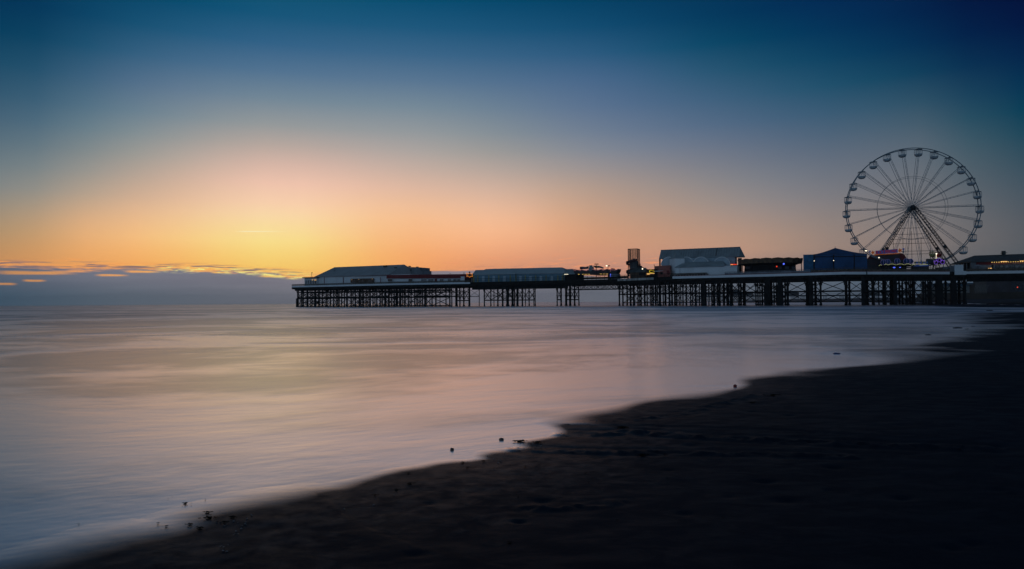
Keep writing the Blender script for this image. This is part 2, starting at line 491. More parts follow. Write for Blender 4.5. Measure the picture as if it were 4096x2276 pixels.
# wobble the edge a little so it is not made of straight pieces
wob = np.minimum(0.05 * RR ** 0.7, 1.2)
wx = gx + wob * (vnoise(gx * 1.7 / (1 + RR * 0.06), gy * 1.7 / (1 + RR * 0.06), 1) - .5) * 1.1
wy = gy + wob * (vnoise(gx * 1.9 / (1 + RR * 0.06) + 40, gy * 1.9 / (1 + RR * 0.06), 2) - .5) * 1.1
dn, wn = sdist(wx, wy, near_poly, near_w)
dn = dn + 0.6 * wn
df, _ = sdist(gx + 6 * (vnoise(gx * .05, gy * .05, 8) - .5), gy + 3 * (vnoise(gx * .06, gy * .06, 9) - .5), far_poly)
zn = np.where(dn > 0, np.where(dn < 3, dn * 0.02, 0.06 + 0.19 * (1 - np.exp(-(dn - 3) / 12.0))), np.maximum(dn * 0.03, -0.8))
zf = np.where(df > 0, np.where(df < 150, df * 0.006 + (df / 150.0) ** 1.6 * 2.6, 3.5), np.maximum(df * 0.02, -0.8))
# two shallow runnels on the far beach stay under water
for lo, hi in ((14, 19), (34, 38)):
    zf = zf - np.where((df > lo) & (df < hi), 0.03 + zf, 0) * (gx < 175)
z = np.maximum(zn, zf)
land = np.clip(dn / 0.6, 0, 1)
fade = 1 / (1 + (RR / 40.0) ** 2)
z += land * fade * (0.006 * (vnoise(gx * .5, gy * .5, 3) - .5) + 0.003 * (vnoise(gx * 2.7, gy * 2.7, 4) - .5) + 0.003 * (vnoise(gx * 8, gy * 8, 5) - .5))


def seg_d(ax, ay, bx, by):
    dx, dy = bx - ax, by - ay; L = dx * dx + dy * dy
    t = ((gx - ax) * dx + (gy - ay) * dy) / L
    tc_ = np.clip(t, 0, 1)
    return np.hypot(gx - ax - tc_ * dx, gy - ay - tc_ * dy), t


def track(pix, width, depth, seed):
    global z
    pts = [atz(u, v, 0.05) for u, v in pix]
    best = np.full(gx.shape, 1e9); tt = np.zeros(gx.shape); acc = 0
    for p, q in zip(pts, pts[1:]):
        d, t = seg_d(p.x, p.y, q.x, q.y); L = math.hypot(q.x - p.x, q.y - p.y)
        m_ = d < best; best = np.where(m_, d, best); tt = np.where(m_, acc + np.clip(t, 0, 1) * L, tt); acc += L
    prof = np.exp(-(best / width) ** 2)
    lump = vnoise(gx * 11, gy * 11, seed) * 0.6 + vnoise(gx * 25, gy * 25, seed + 1) * 0.7
    z = z + prof * depth * 0.5 * (lump - 0.62) * 2.2
    z = z - depth * 0.16 * np.exp(-((best - 1.6 * width) / (0.5 * width)) ** 2)


track([(2060, 1772), (2200, 1778), (2400, 1788), (2700, 1796), (3000, 1806), (3400, 1822)], 0.07, 0.030, 20)
track([(2250, 1712), (2400, 1716), (2500, 1710), (2700, 1726), (2900, 1742), (3200, 1760), (3600, 1784), (3950, 1800)], 0.09, 0.040, 30)
track([(2840, 1612), (2920, 1594), (3030, 1568)], 0.10, 0.035, 40)
track([(2560, 1664), (2740, 1640), (2830, 1622)], 0.07, 0.025, 50)
track([(2100, 2016), (2200, 2014), (2340, 2010), (2480, 1992)], 0.05, 0.022, 60)
# scattered foot marks and small hollows
rs = np.random.RandomState(5)
for k in range(45):
    u, v = rs.uniform(1500, 4090), 1400 + 850 * rs.rand() ** 1.7
    p = atz(u, v, 0.05)
    if p.y > 45: continue
    s = rs.uniform(0.015, 0.04) * (1 + p.y / 20)
    dd = ((gx - p.x) / (s * 1.6)) ** 2 + ((gy - p.y) / s) ** 2
    z = z - land * rs.uniform(0.006, 0.014) * np.exp(-dd)
z = np.where(dn > 0, np.maximum(z, 0.008 * np.minimum(dn, 2)), z)
wet = 1 - np.clip(dn / np.maximum(wn * 1.6 * (0.6 + 0.8 * vnoise(gx * 1.3, gy * 1.3, 11)), 0.04), 0, 1)
wet = wet * wet * (3 - 2 * wet)
wet = np.maximum(wet, 0.075 * np.exp(-np.maximum(dn, 0) / 1.4))     # damp sand behind the edge keeps a little sheen
wet = np.maximum(wet, np.where(df > dn, 0, 0))
wet = np.where((df > -5) & (zf > zn), np.clip(1 - df / 3.0, 0, 1), wet)
nr, nt = gx.shape
verts = np.stack([gx, gy, z], -1).reshape(-1, 3)
ii = np.arange(nr * nt).reshape(nr, nt)
quads = np.stack([ii[:-1, :-1], ii[:-1, 1:], ii[1:, 1:], ii[1:, :-1]], -1).reshape(-1, 4)[:, ::-1]
me = bpy.data.meshes.new('sand')
me.from_pydata(verts.tolist() + [(0, 0, float(z[0].mean()))], [], quads.tolist() + [(int(ii[0, k + 1]), int(ii[0, k]), nr * nt)[::-1] for k in range(nt - 1)])
me.polygons.foreach_set('use_smooth', [True] * len(me.polygons))
a_ = me.attributes.new('wet', 'FLOAT', 'POINT')
a_.data.foreach_set('value', np.append(wet.reshape(-1), 0).astype(np.float32))
me.update()
me_sand = me
sand = tag(link('sand', me), kind='structure')


def water_shader(N, vec, near_fac=None):
    """milky long-exposure sea: returns a BSDF socket"""
    p = N.new('ShaderNodeBsdfPrincipled')
    v1 = N.mapping(vec, (0.40, 0.65, 1), rot=(0, 0, rad(-14)))
    v2 = N.mapping(vec, (0.095, 0.125, 1), rot=(0, 0, rad(-12)))
    v3 = N.mapping(vec, (1.2, 4.5, 1), rot=(0, 0, rad(-20)))
    n1 = N.noise(v1, 1.0, 4, 0.55, 0.8); n2 = N.noise(v2, 1.0, 6, 0.62, 1.1); n3 = N.noise(v3, 1.0, 4, 0.6, 0.2)
    n4 = N.noise(N.mapping(vec, (0.030, 0.040, 1), rot=(0, 0, rad(-10))), 1.0, 5, 0.62, 0.9)
    hgt_ = N.math('ADD', N.math('MULTIPLY', n2, 0.40), N.math('MULTIPLY_ADD', n1, 0.016, N.math('MULTIPLY', n3, 0.0012)))
    b = N.new('ShaderNodeBump'); calm = N.new('ShaderNodeSeparateXYZ'); N.l.new(vec, calm.inputs[0])
    N.l.new(N.step(calm.outputs[1], 4.0, 34.0, out=(0.06, 1.0)), b.inputs['Strength']); b.inputs['Distance'].default_value = 1.0
    N.l.new(hgt_, b.inputs['Height']); N.l.new(b.outputs[0], p.inputs['Normal'])
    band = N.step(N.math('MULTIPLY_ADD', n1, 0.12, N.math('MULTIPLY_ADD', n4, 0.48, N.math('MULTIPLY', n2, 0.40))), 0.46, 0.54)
    band = N.math('MULTIPLY', band, N.step(calm.outputs[1], 2.0, 12.0, out=(0.35, 1.0)))   # foam streaks, and waves' dark and bright reflections painted into the base colour
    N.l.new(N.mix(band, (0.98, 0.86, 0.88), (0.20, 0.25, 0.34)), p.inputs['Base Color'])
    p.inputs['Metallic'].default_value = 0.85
    sp_ = N.new('ShaderNodeSeparateXYZ'); N.l.new(vec, sp_.inputs[0])
    shal = N.step(sp_.outputs[1], 2.5, 10.0, smooth=False, out=(1.0, 0.0))   # thin foamy wash near the beach, open water farther out
    N.l.new(N.math('MULTIPLY_ADD', shal, 0.0, N.step(sp_.outputs[1], 10.0, 70.0, smooth=False, out=(0.24, 0.36))), p.inputs['Roughness'])
    return p.outputs[0]


mw = bpy.data.materials.new('sea_water'); mw.use_nodes = True
N = NT(mw.node_tree); N.n.remove(N.n['Principled BSDF'])
g = N.new('ShaderNodeNewGeometry')
N.l.new(water_shader(N, g.outputs['Position']), N.n['Material Output'].inputs[0])

ms = bpy.data.materials.new('wet_sand'); ms.use_nodes = True
N = NT(ms.node_tree); pb = N.n['Principled BSDF']
g = N.new('ShaderNodeNewGeometry'); pos = g.outputs['Position']
at_ = N.new('ShaderNodeAttribute', attribute_name='wet')
na = N.noise(pos, 0.6, 4, 0.6); nb = N.noise(pos, 60, 4, 0.7); nc = N.noise(pos, 9, 4, 0.6)
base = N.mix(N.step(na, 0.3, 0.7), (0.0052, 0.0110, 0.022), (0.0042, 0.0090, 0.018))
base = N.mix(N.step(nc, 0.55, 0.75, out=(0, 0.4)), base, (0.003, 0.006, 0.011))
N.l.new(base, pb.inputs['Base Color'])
pb.inputs['Roughness'].default_value = 0.75
pb.inputs['Specular IOR Level'].default_value = 0.06
pb.inputs['Specular Tint'].default_value = (0.5, 0.75, 1.0, 1)
bp = N.new('ShaderNodeBump'); bp.inputs['Strength'].default_value = 0.22; bp.inputs['Distance'].default_value = 0.012
N.l.new(N.math('ADD', N.math('MULTIPLY', nb, 0.35), N.math('ADD', nc, N.math('MULTIPLY', N.noise(N.mapping(pos, (2.0, 5.0, 1), rot=(0, 0, rad(35))), 1.0, 4, 0.6, 0.5), 0.22))), bp.inputs['Height']); N.l.new(bp.outputs[0], pb.inputs['Normal'])
mx = N.new('ShaderNodeMixShader')
damp = N.noise(N.mapping(pos, (1, 2.2, 1), rot=(0, 0, rad(25))), 3.0, 5, 0.65, 0.6)
N.l.new(N.step(damp, 0.35, 0.65, out=(0.62, 0.78)), pb.inputs['Roughness'])
wf = N.step(N.math('MULTIPLY_ADD', N.math('SUBTRACT', nc, 0.5), 0.10, at_.outputs['Fac']), 0.03, 0.97, smooth=False)
N.l.new(wf, mx.inputs[0]); N.l.new(pb.outputs[0], mx.inputs[1]); N.l.new(water_shader(N, pos), mx.inputs[2])
N.l.new(mx.outputs[0], N.n['Material Output'].inputs[0])
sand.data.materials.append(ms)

B = MB()
R_ = 3200
B.add([(-R_, -300, 0), (R_, -300, 0), (R_, R_, 0), (-R_, R_, 0)], [(0, 1, 2, 3)])
water = tag(B.build('water', mw), kind='structure')

# ------------------------------------------------------------------ pier frame
TH_P = rad(27.0)
AX = Vector((math.cos(TH_P), -math.sin(TH_P), 0))      # along the pier, towards the shore
NX = Vector((math.sin(TH_P), math.cos(TH_P), 0))       # across the pier, away from the beach
UP = Vector((0, 0, 1))
ZB, ZD = 6.65, 7.2                                     # underside of the white boards, deck level
FRONT = [(1165, 1151), (1580, 1141.5), (1880, 1136.5), (2260, 1129), (2470, 1124.4), (2615, 1118.6), (2690, 1114.8), (3040, 1106.8), (3380, 1097.6), (3468, 1097.5), (3800, 1097), (3862, 1096.2), (4096, 1093), (4330, 1090)]
FU = np.array([f[0] for f in FRONT], float)
FP = [atz(u, v, ZB) for u, v in FRONT]
FY = np.array([p.y for p in FP])


def yfront(u):
    return float(np.interp(u, FU, FY))


def P(u, v, b=0.0):
    """point at pixel u, v standing b metres behind the beach-side edge of the pier"""
    d = ray(u, v); k = d.x / d.y
    return at(u, v, yfront(u) + b / (k * NX.x + NX.y))


def G(u, b=0.0, z=ZD):
    p = P(u, 1130, b)
    return Vector((p.x, p.y, z))


def block(u0, u1, v0, v1, b0, b1, z=ZD, mb=None):
    """upright block: front face from u0 to u1 with its top edge at rows v0, v1; reaches from b0 back to b1"""
    mb = mb or MB()
    p, q = P(u0, v0, b0), P(u1, v1, b0)
    d = NX * (b1 - b0)
    lo = lambda a: Vector((a.x, a.y, z))
    vs = [lo(p), lo(q), lo(q) + d, lo(p) + d, p, q, q + d, p + d]
    return mb.add(vs, [(0, 3, 2, 1), (4, 5, 6, 7), (0, 1, 5, 4), (1, 2, 6, 5), (2, 3, 7, 6), (3, 0, 4, 7)])


def panel(u0, u1, va, vb, b, th=0.08, mb=None, proud=0.0, va1=None, vb1=None):
    """flat panel on a front face, rows va (top) to vb (bottom), th thick, its face proud of b"""
    mb = mb or MB()
    va1 = va if va1 is None else va1; vb1 = vb if vb1 is None else vb1
    bb = b - proud
    a, c, d, e = P(u0, vb, bb), P(u1, vb1, bb), P(u1, va1, bb), P(u0, va, bb)
    off = NX * th
    vs = [a, c, d, e, a + off, c + off, d + off, e + off]
    return mb.add(vs, [(0, 1, 2, 3), (5, 4, 7, 6), (1, 5, 6, 2), (4, 0, 3, 7), (3, 2, 6, 7), (4, 5, 1, 0)])


def hip(A, B, R1, R2, th=0.15, mb=None, back=None):
    """hipped or gabled roof from the front eave A-B and the ridge R1-R2, mirrored to the back"""
    mb = mb or MB()
    e = (B - A); e.z = 0; e.normalize()
    n = Vector((-e.y, e.x, 0))
    if n.dot(NX) < 0: n = -n
    d1 = (R1 - A).dot(n); d2 = (R2 - B).dot(n)
    D = A + n * 2 * d1; C = B + n * 2 * d2
    lo = Vector((0, 0, -th))
    top = [A, B, C, D, R1, R2]
    vs = top + [A + lo, B + lo, C + lo, D + lo]
    fs = [(0, 1, 5, 4), (2, 3, 4, 5), (1, 2, 5), (3, 0, 4), (6, 9, 8, 7), (0, 6, 7, 1), (1, 7, 8, 2), (2, 8, 9, 3), (3, 9, 6, 0)]
    return mb.add(vs, fs), C, D


M = {}
M['iron'] = mat('dark_iron', (0.016, 0.017, 0.018), 0.85, 0.25, 0.8, spec=0.1)
M['deck'] = mat('dark_timber', (0.022, 0.021, 0.020), 0.85, 0.3, 2.0, spec=0.1)
M['white'] = mat('weathered_white_paint', (0.66, 0.72, 0.76), 0.6, 0.04, 0.5, streak=True)
M['grime'] = mat('stained_board', (0.40, 0.40, 0.38), 0.7, 0.25, 0.9, streak=True)
M['greyroof'] = mat('grey_sheet_roof', (0.30, 0.32, 0.34), 0.55, 0.08, 0.35)
M['slate'] = mat('dark_slate_roof', (0.06, 0.075, 0.08), 0.7, 0.2, 1.0)
M['tealroof'] = mat('teal_roof', (0.22, 0.28, 0.31), 0.6, 0.1, 0.5)
M['arcroof'] = mat('pale_arcade_roof', (0.33, 0.41, 0.45), 0.6, 0.06, 0.5)
M['red'] = mat('dark_red_paint', (0.16, 0.014, 0.018), 0.6, 0.12, 1.0)
M['brick'] = mat('terracotta_paint', (0.34, 0.12, 0.10), 0.7, 0.12, 1.0)
M['glass'] = mat('dark_window', (0.012, 0.014, 0.018), 0.15, 0.2, 2.0, spec=0.6)
M['pale_glass'] = mat('pale_window', (0.16, 0.18, 0.20), 0.2, 0.25, 1.5, spec=0.5)
M['blue'] = mat('blue_shutter_paint', (0.12, 0.24, 0.32), 0.55, 0.12, 0.8, streak=True)
M['bluelt'] = mat('pale_blue_paint', (0.36, 0.46, 0.53), 0.55, 0.05, 0.8, streak=True)
M['yellowp'] = mat('faded_yellow_paint', (0.36, 0.33, 0.12), 0.6, 0.2, 1.5)
M['tarp'] = mat('blue_tarpaulin', (0.006, 0.065, 0.19), 0.5, 0.15, 0.7, bump=0.5)
M['tarplt'] = mat('pale_blue_tarpaulin', (0.012, 0.14, 0.30), 0.5, 0.2, 0.8, bump=0.5)
M['steel'] = mat('pale_blue_steel', (0.24, 0.31, 0.35), 0.5, 0.08, 0.6)
M['trussm'] = mat('dark_steel', (0.018, 0.022, 0.026), 0.6, 0.1, 0.6)
M['gond'] = mat('gondola_white', (0.46, 0.53, 0.57), 0.45, 0.06, 1.0)
M['wood'] = mat('brown_planks', (0.10, 0.065, 0.045), 0.8, 0.25, 2.0, streak=True)
M['plum'] = mat('dark_painted_scenery', (0.05, 0.028, 0.034), 0.7, 0.4, 0.9, color2=(0.03, 0.05, 0.06))
M['chute'] = mat('maroon_chute', (0.07, 0.03, 0.034), 0.5, 0.2, 1.0)
M['greyp'] = mat('grey_paint', (0.20, 0.22, 0.25), 0.6, 0.15, 0.8, streak=True)
M['panelw'] = mat('mottled_canopy_panel', (0.16, 0.10, 0.055), 0.7, 0.2, 1.4, color2=(0.05, 0.035, 0.03))
M['dark'] = mat('near_black_paint', (0.012, 0.012, 0.015), 0.7, 0.2, 1.0, spec=0.15)
M['farblue'] = mat('distant_blue_cladding', (0.03, 0.09, 0.15), 0.7, 0.1, 0.1)
M['farpale'] = mat('distant_pale_render', (0.16, 0.18, 0.18), 0.8, 0.12, 0.1)
M['fardark'] = mat('distant_dark_brick', (0.035, 0.035, 0.03), 0.8, 0.25, 0.12)
M['weed'] = mat('dark_seaweed', (0.006, 0.007, 0.004), 0.85, 0.4, 20.0, spec=0.05)
M['stone'] = mat('wet_stone', (0.035, 0.037, 0.04), 0.4, 0.3, 12.0, spec=0.5)
M['foam'] = mat('dried_foam', (0.20, 0.21, 0.23), 0.8, 0.2, 20.0)


def lamp(name, c, s):
    return mat(name, (0.02, 0.02, 0.02), 0.5, 0.0, 1.0, emit=c, estr=s)


M['dimlamp'] = lamp('dim_warm_lamp', (1.0, 0.6, 0.3), 0.6)
M['bulb'] = lamp('warm_bulb', (1.0, 0.62, 0.16), 1.5)
M['tubew'] = lamp('warm_strip_light', (1.0, 0.55, 0.18), 1.2)
M['whitel'] = lamp('white_lamp', (1.0, 0.90, 0.66), 1.8)
M['neony'] = lamp('yellow_neon', (1.0, 0.72, 0.03), 1.0)
M['neono'] = lamp('orange_neon', (1.0, 0.32, 0.05), 1.0)
M['neonp'] = lamp('purple_neon', (0.26, 0.12, 0.85), 0.6)
M['neonl'] = lamp('lilac_neon', (0.28, 0.26, 0.75), 0.22)
M['bluel'] = lamp('blue_lamp', (0.10, 0.16, 1.0), 1.3)
M['redl'] = lamp('red_strip_lamp', (1.0, 0.06, 0.02), 0.9)
M['cream'] = lamp('cream_edge_lamp', (0.55, 0.60, 0.30), 0.45)
M['pinkl'] = lamp('pink_bulb_edge', (0.80, 0.30, 0.36), 0.30)
M['signred'] = lamp('lit_red_letter', (0.55, 0.04, 0.05), 0.15)
M['signblue'] = lamp('lit_blue_board', (0.03, 0.09, 0.45), 0.2)
M['signorange'] = lamp('lit_orange_star', (0.85, 0.20, 0.02), 0.16)

# ------------------------------------------------------------------ the pier itself
pier = thing('pier', G(2600, 8, 0), 'long dark iron seaside pier on a forest of legs, running out to sea', 'pier')
back = []
for i, (u, v) in enumerate(FRONT):
    back.append(FP[i] + NX * (27 if u < 1890 else 20 if u < 2450 else 27))
mb = MB()
n = len(FP)
tops = [Vector((p.x, p.y, ZD - 0.01)) + NX * 0.25 for p in FP] + [Vector((p.x, p.y, ZD - 0.01)) for p in back]
bots = [Vector((p.x, p.y, 6.1)) + NX * 0.25 for p in FP] + [Vector((p.x, p.y, 6.1)) for p in back]
fs = []
for i in range(n - 1):
    fs += [(i, i + 1, n + i + 1, n + i), (2 * n + i, 3 * n + i, 3 * n + i + 1, 2 * n + i + 1), (i, 2 * n + i, 2 * n + i + 1, i + 1), (n + i, n + i + 1, 3 * n + i + 1, 3 * n + i)]
fs += [(0, n, 3 * n, 2 * n), (n - 1, 3 * n - 1, 4 * n - 1, 2 * n - 1)]
mb.add(tops + bots, fs)
mb.build('deck', M['deck'], pier)


def strip(name, u0, u1, z0, z1, th, m_, off=0.0, steps=None, parent=pier):
    us = [u0] + [u for u in FU if u0 < u < u1] + [u1]
    mb = MB()
    for a, b in zip(us, us[1:]):
        p, q = G(a, off, z0), G(b, off, z0)
        mb.box(p, q - p, NX * th, Vector((0, 0, z1 - z0)))
    return mb.build(name, m_, parent)


for a, b, m_ in ((1167, 1880, 'white'), (2470, 2614, 'grime'), (2690, 3466, 'white'), (3470, 3800, 'white'), (3866, 4320, 'white')):
    strip('edge_board', a, b, ZB + (0.1 if a < 1200 else 0), ZD + 0.02, 0.12, M[m_], 0.0)
for a, b in ((1883, 2466), (2618, 2687), (3803, 3862)):
    strip('edge_beam', a, b, ZB - 0.2, ZD + 0.02, 0.2, M['deck'], 0.03)
for a, b in ((2690, 3466), (3470, 3800)):
    strip('red_kerb', a, b, ZD + 0.024, ZD + 0.14, 0.16, M['red'], 0.04)
# solid girder band under the deck
for a, b, zz in ((1180, 1545, 5.75), (1545, 1885, 5.8), (1888, 2270, 5.15), (2270, 2515, 5.75), (2515, 3862, 5.4), (3866, 4320, 5.75)):
    strip('girder', a, b, zz, 6.09, 0.5, M['iron'], 0.9)
    strip('girder', a, b, zz, 6.09, 0.5, M['iron'], 9.0)


def lattice(u0, u1, z0, z1, b, nb, r=0.07, nx=1):
    mb = MB()
    p0, p1 = G(u0, b, 0), G(u1, b, 0)
    L = lambda t, z: p0.lerp(p1, t) + Vector((0, 0, z))
    mb.box(L(0, z0) - NX * .15, p1 - p0, NX * .3, Vector((0, 0, .22)))
    mb.box(L(0, z1 - .2) - NX * .15, p1 - p0, NX * .3, Vector((0, 0, .2)))
    for i in range(nb):
        a, c = i / nb, (i + 1) / nb
        mb.tube(L(a, z0), L(c, z1), r, n=4); mb.tube(L(a, z1), L(c, z0), r, n=4)
        mb.tube(L(a, z0), L(a, z1), r * 1.2, n=4)
    mb.build('lattice_girder', M['iron'], pier)


lattice(1545, 1700, 4.3, 5.95, 0.6, 9); lattice(1700, 1880, 4.2, 5.95, 0.6, 11); lattice(1560, 1800, 4.3, 5.95, 7.0, 15)
lattice(2270, 2518, 4.35, 5.9, 0.6, 9, 0.08); lattice(2290, 2540, 4.55, 5.9, 9, 15)
lattice(3868, 4320, 5.15, 5.95, 0.6, 26, 0.09); lattice(3868, 4320, 5.15, 5.95, 8, 31, 0.08)
lattice(1200, 1545, 4.9, 5.9, 5, 30); lattice(1290, 1600, 4.8, 5.9, 12, 26)

# legs: (pixel column at the water, metres behind the edge, half width in pixels)
rs = random.Random(3)
LEGS = []
for u in (1192, 1207, 1230, 1262, 1276, 1305, 1335, 1352, 1388, 1421, 1452, 1480, 1507, 1540, 1577, 1602, 1633, 1659, 1699):
    LEGS.append((u, 0.9, 2.5 if u % 2 else 3.2, 'h'))
for u in (1213, 1248, 1259, 1322, 1367, 1405, 1439, 1465, 1492, 1520, 1557, 1590, 1617, 1671, 1690):
    LEGS.append((u, rs.choice((6.5, 12.0)), 2.2, 'h'))
for u in (1290, 1345, 1378, 1412, 1444, 1472, 1500, 1530, 1565, 1584, 1610, 1645, 1683):
    LEGS.append((u, rs.choice((16.0, 21.0)), 1.9, 'h'))
LEGS += [(1728, 0.9, 2.3, 'h'), (1799, 0.9, 2.6, 'n'), (1807, 3, 2, 'n'), (1826, 5.5, 3.6, 'n'), (1839, 7, 2.0, 'n'), (1855, 8.5, 2.6, 'n'), (1876, 9.5, 2.2, 'n')]
LEGS += [(1937, 0.9, 2, 'n'), (1963, 3, 2, 'n'), (1991, 6, 2.6, 'n'), (2010, 9, 2.6, 'n'), (2030, 0.9, 5, 'n'), (2050, 3.5, 4.2, 'n'), (2058, 9, 2, 'n'), (2071, 6, 2.6, 'n'), (2089, 8, 2.6, 'n'), (2116, 10, 2, 'n'), (2140, 12, 2, 'n')]
LEGS += [(2228, 0.9, 2, 'n'), (2244, 3, 2.8, 'n'), (2264, 6, 3.8, 'n'), (2280, 8, 3.8, 'n'), (2298, 10, 2.8, 'n'), (2315, 12, 2, 'n')]
LEGS += [(2477, 0.9, 3, 'r'), (2491, 3, 2.9, 'r'), (2508, 6, 3, 'r'), (2522, 9, 3.3, 'r'), (2535, 12, 4, 'r'), (2551, 0.9, 2.6, 'r'), (2558, 16, 2, 'r'), (2564, 4, 2.6, 'r'), (2580, 12, 1.8, 'r'), (2588, 0.9, 2.5, 'r'), (2607, 8, 2.6, 'r'), (2621, 12, 2.2, 'r'),
         (2630, 16, 2, 'r'), (2639, 0.9, 5, 'r'), (2652, 5, 2.4, 'r'), (2677, 0.9, 4, 'r'), (2689, 10, 2.2, 'r'), (2697, 14, 2, 'r'), (2706, 4, 2.6, 'r'), (2716, 18, 2, 'r'), (2731, 0.9, 2.6, 'r'), (2745, 8, 2.4, 'r'), (2762, 0.9, 2.6, 'r'), (2770, 14, 2.2, 'r'),
         (2782, 0.9, 4, 'r'), (2797, 8, 2, 'r'), (2805, 14, 2.4, 'r'), (2815, 0.9, 8, 'm'), (2847, 5, 2.6, 'r'), (2857, 0.9, 2.4, 'r'), (2869, 10, 2, 'r'), (2879, 0.9, 2.6, 'r'), (2895, 14, 3, 'r'), (2908, 5, 3.2, 'r'), (2922, 0.9, 4.2, 'r'), (2928, 10, 3.4, 'r'),
         (2955, 0.9, 3.4, 'r'), (2963, 8, 3, 'r'), (2973, 14, 2.6, 'r'), (2979, 4, 3.2, 'r'), (3023, 0.9, 2.6, 'r'), (3031, 6, 2.8, 'r'), (3039, 12, 2.6, 'r'), (3048, 0.9, 3.2, 'r'), (3070, 0.9, 12.5, 'm'), (3087, 8, 2.2, 'r'), (3095, 14, 2.2, 'r'), (3105, 18, 2, 'r'),
         (3120, 0.9, 11, 'm'), (3140, 6, 3.2, 'r'), (3150, 0.9, 4.6, 'r'), (3227, 0.9, 4.6, 'r'), (3244, 0.9, 7.5, 'm'), (3261, 6, 4.6, 'r'), (3282, 0.9, 3.8, 'r'), (3381, 0.9, 3, 'r'), (3397, 4, 4, 'r'), (3453, 0.9, 8, 'm'), (3467, 6, 6, 'r'),
         (3493, 0.9, 4.2, 'r'), (3514, 10, 2.2, 'r'), (3541, 0.9, 3.4, 'r'), (3563, 4, 4.6, 'r'), (3580, 0.9, 7, 'm'), (3596, 10, 3.2, 'r'), (3609, 14, 3.2, 'r'), (3625, 0.9, 4.4, 'r'), (3656, 0.9, 3.8, 'r'), (3692, 0.9, 3.6, 'r'), (3721, 0.9, 5, 'r'),
         (3755, 0.9, 13, 'm'), (3782, 4, 4, 'r'), (3813, 0.9, 10, 'm'), (3836, 6, 5, 'r'), (3857, 0.9, 6, 'r')]
FLOOR = -0.9


def leg_mesh(u, b, hw, kind, mb):
    p = G(u, b, 0)
    r = hw * p.y / F_PX * {'h': 1.15, 'n': 1.2, 'r': 1.05, 'm': 1.0}[kind]
    zt = 6.12
    g = Vector((p.x, p.y, FLOOR))
    at_z = lambda h: Vector((p.x, p.y, h))
    if kind == 'm':
        mb.box(at_z(FLOOR) - AX * r - NX * 0.9, AX * 2 * r, NX * 1.8, UP * (4.4 - FLOOR))
        mb.box(at_z(4.4) - AX * r * 1.18 - NX * 1.0, AX * 2.36 * r, NX * 2.0, UP * 0.3)
        mb.box(at_z(4.7) - AX * r * .85 - NX * 0.8, AX * 1.7 * r, NX * 1.6, UP * (zt - 4.7))
        return
    mb.tube(g, at_z(zt), r, r * 0.95, n=10)
    mb.tube(at_z(0.1), at_z(0.45), r * 1.5, r * 1.15, n=10)
    mb.tube(at_z(2.9), at_z(3.15), r * 1.35, n=10)
    mb.tube(at_z(4.75), at_z(5.0), r * 1.1, r * 1.7, n=10)
    if b < 1.5 and kind != 'h':                       # curved brackets at the head of the front legs
        for s in (-1, 1):
            pts = [at_z(4.4)]
            for k in range(5):
                t = k / 4 * math.pi / 2
                pts.append(at_z(4.4 + 1.35 * math.sin(t)) + AX * s * (r + 1.0 * (1 - math.cos(t))))
            mb.path(pts, 0.10, n=4)


order = sorted(range(len(LEGS)), key=lambda i: (LEGS[i][1] > 2, -LEGS[i][2] / G(LEGS[i][0]).y))
rear = MB()
for k, i in enumerate(order):
    if k < 96:
        mb = MB(); leg_mesh(*LEGS[i], mb); mb.build('leg', M['iron'], pier)
    else:
        leg_mesh(*LEGS[i], rear)
tag(rear.build('rear_legs', M['iron'], pier), kind='stuff')

# cross bracing between neighbouring legs
SL = sorted([l for l in LEGS if l[3] != 'm'] + [l for l in LEGS if l[3] == 'm'])
nb_, rearb = 0, MB()
for row in range(2):
    seq = [l for l in SL if (l[1] < 5) == (row == 0)]
    for p, q in zip(seq, seq[1:]):
        if not 8 < q[0] - p[0] < 118: continue
        a, c = G(p[0], p[1], 0), G(q[0], q[1], 0)
        if (a - c).length > 9.5: continue
        mb = MB() if (row == 0 and nb_ < 96) else rearb
        r = 0.10 if p[3] != 'r' else 0.075
        Z = lambda pt, h: Vector((pt.x, pt.y, h))
        if p[3] == 'h':
            levels = ((0.3, 2.7), (3.0, 4.9)); beams = (2.85, 1.5 if rs.random() < .4 else 3.2, 0.25, 5.0)
        elif p[3] == 'n':
            levels = ((1.9, 4.7),); beams = (1.8,)
        else:
            levels = ((0.8, 3.1), (3.1, 5.2)) if rs.random() < 0.8 else ((3.1, 5.2),); beams = (3.1, 0.8) if rs.random() < .8 else (3.1,)
        for lo, hi in levels:
            if rs.random() < 0.95 or p[3] != 'h':
                mb.tube(Z(a, lo), Z(c, hi), r, n=4)
            if rs.random() < 0.95 or p[3] != 'h':
                mb.tube(Z(a, hi), Z(c, lo), r, n=4)
        for h in beams:
            mb.tube(Z(a, h), Z(c, h), 0.17 if p[3] != 'r' else 0.17 if h > 1 else .1, n=4)
        if mb is not rearb and mb.v:
            mb.build('bracing', M['iron'], pier); nb_ += 1
# struts running across the pier under the deck
for l in SL[::2]:
    if l[1] > 1: continue
    a = G(l[0], 0.9, 0)
    for k in range(3):
        b0, b1 = a + NX * (k * 6.0), a + NX * (k * 6.0 + 6.0)
        rearb.tube(b0 + UP * 3.2, b1 + UP * 5.3, 0.06, n=4); rearb.tube(b0 + UP * 5.3, b1 + UP * 3.2, 0.06, n=4)
        rearb.tube(b0 + UP * 3.1, b1 + UP * 3.1, 0.10, n=4)
    for k in range(1, 4):
        rearb.tube(a + NX * 6 * k + UP * FLOOR, a + NX * 6 * k + UP * 6.1, 0.15, n=6)
tag(rearb.build('rear_bracing', M['iron'], pier), kind='stuff')
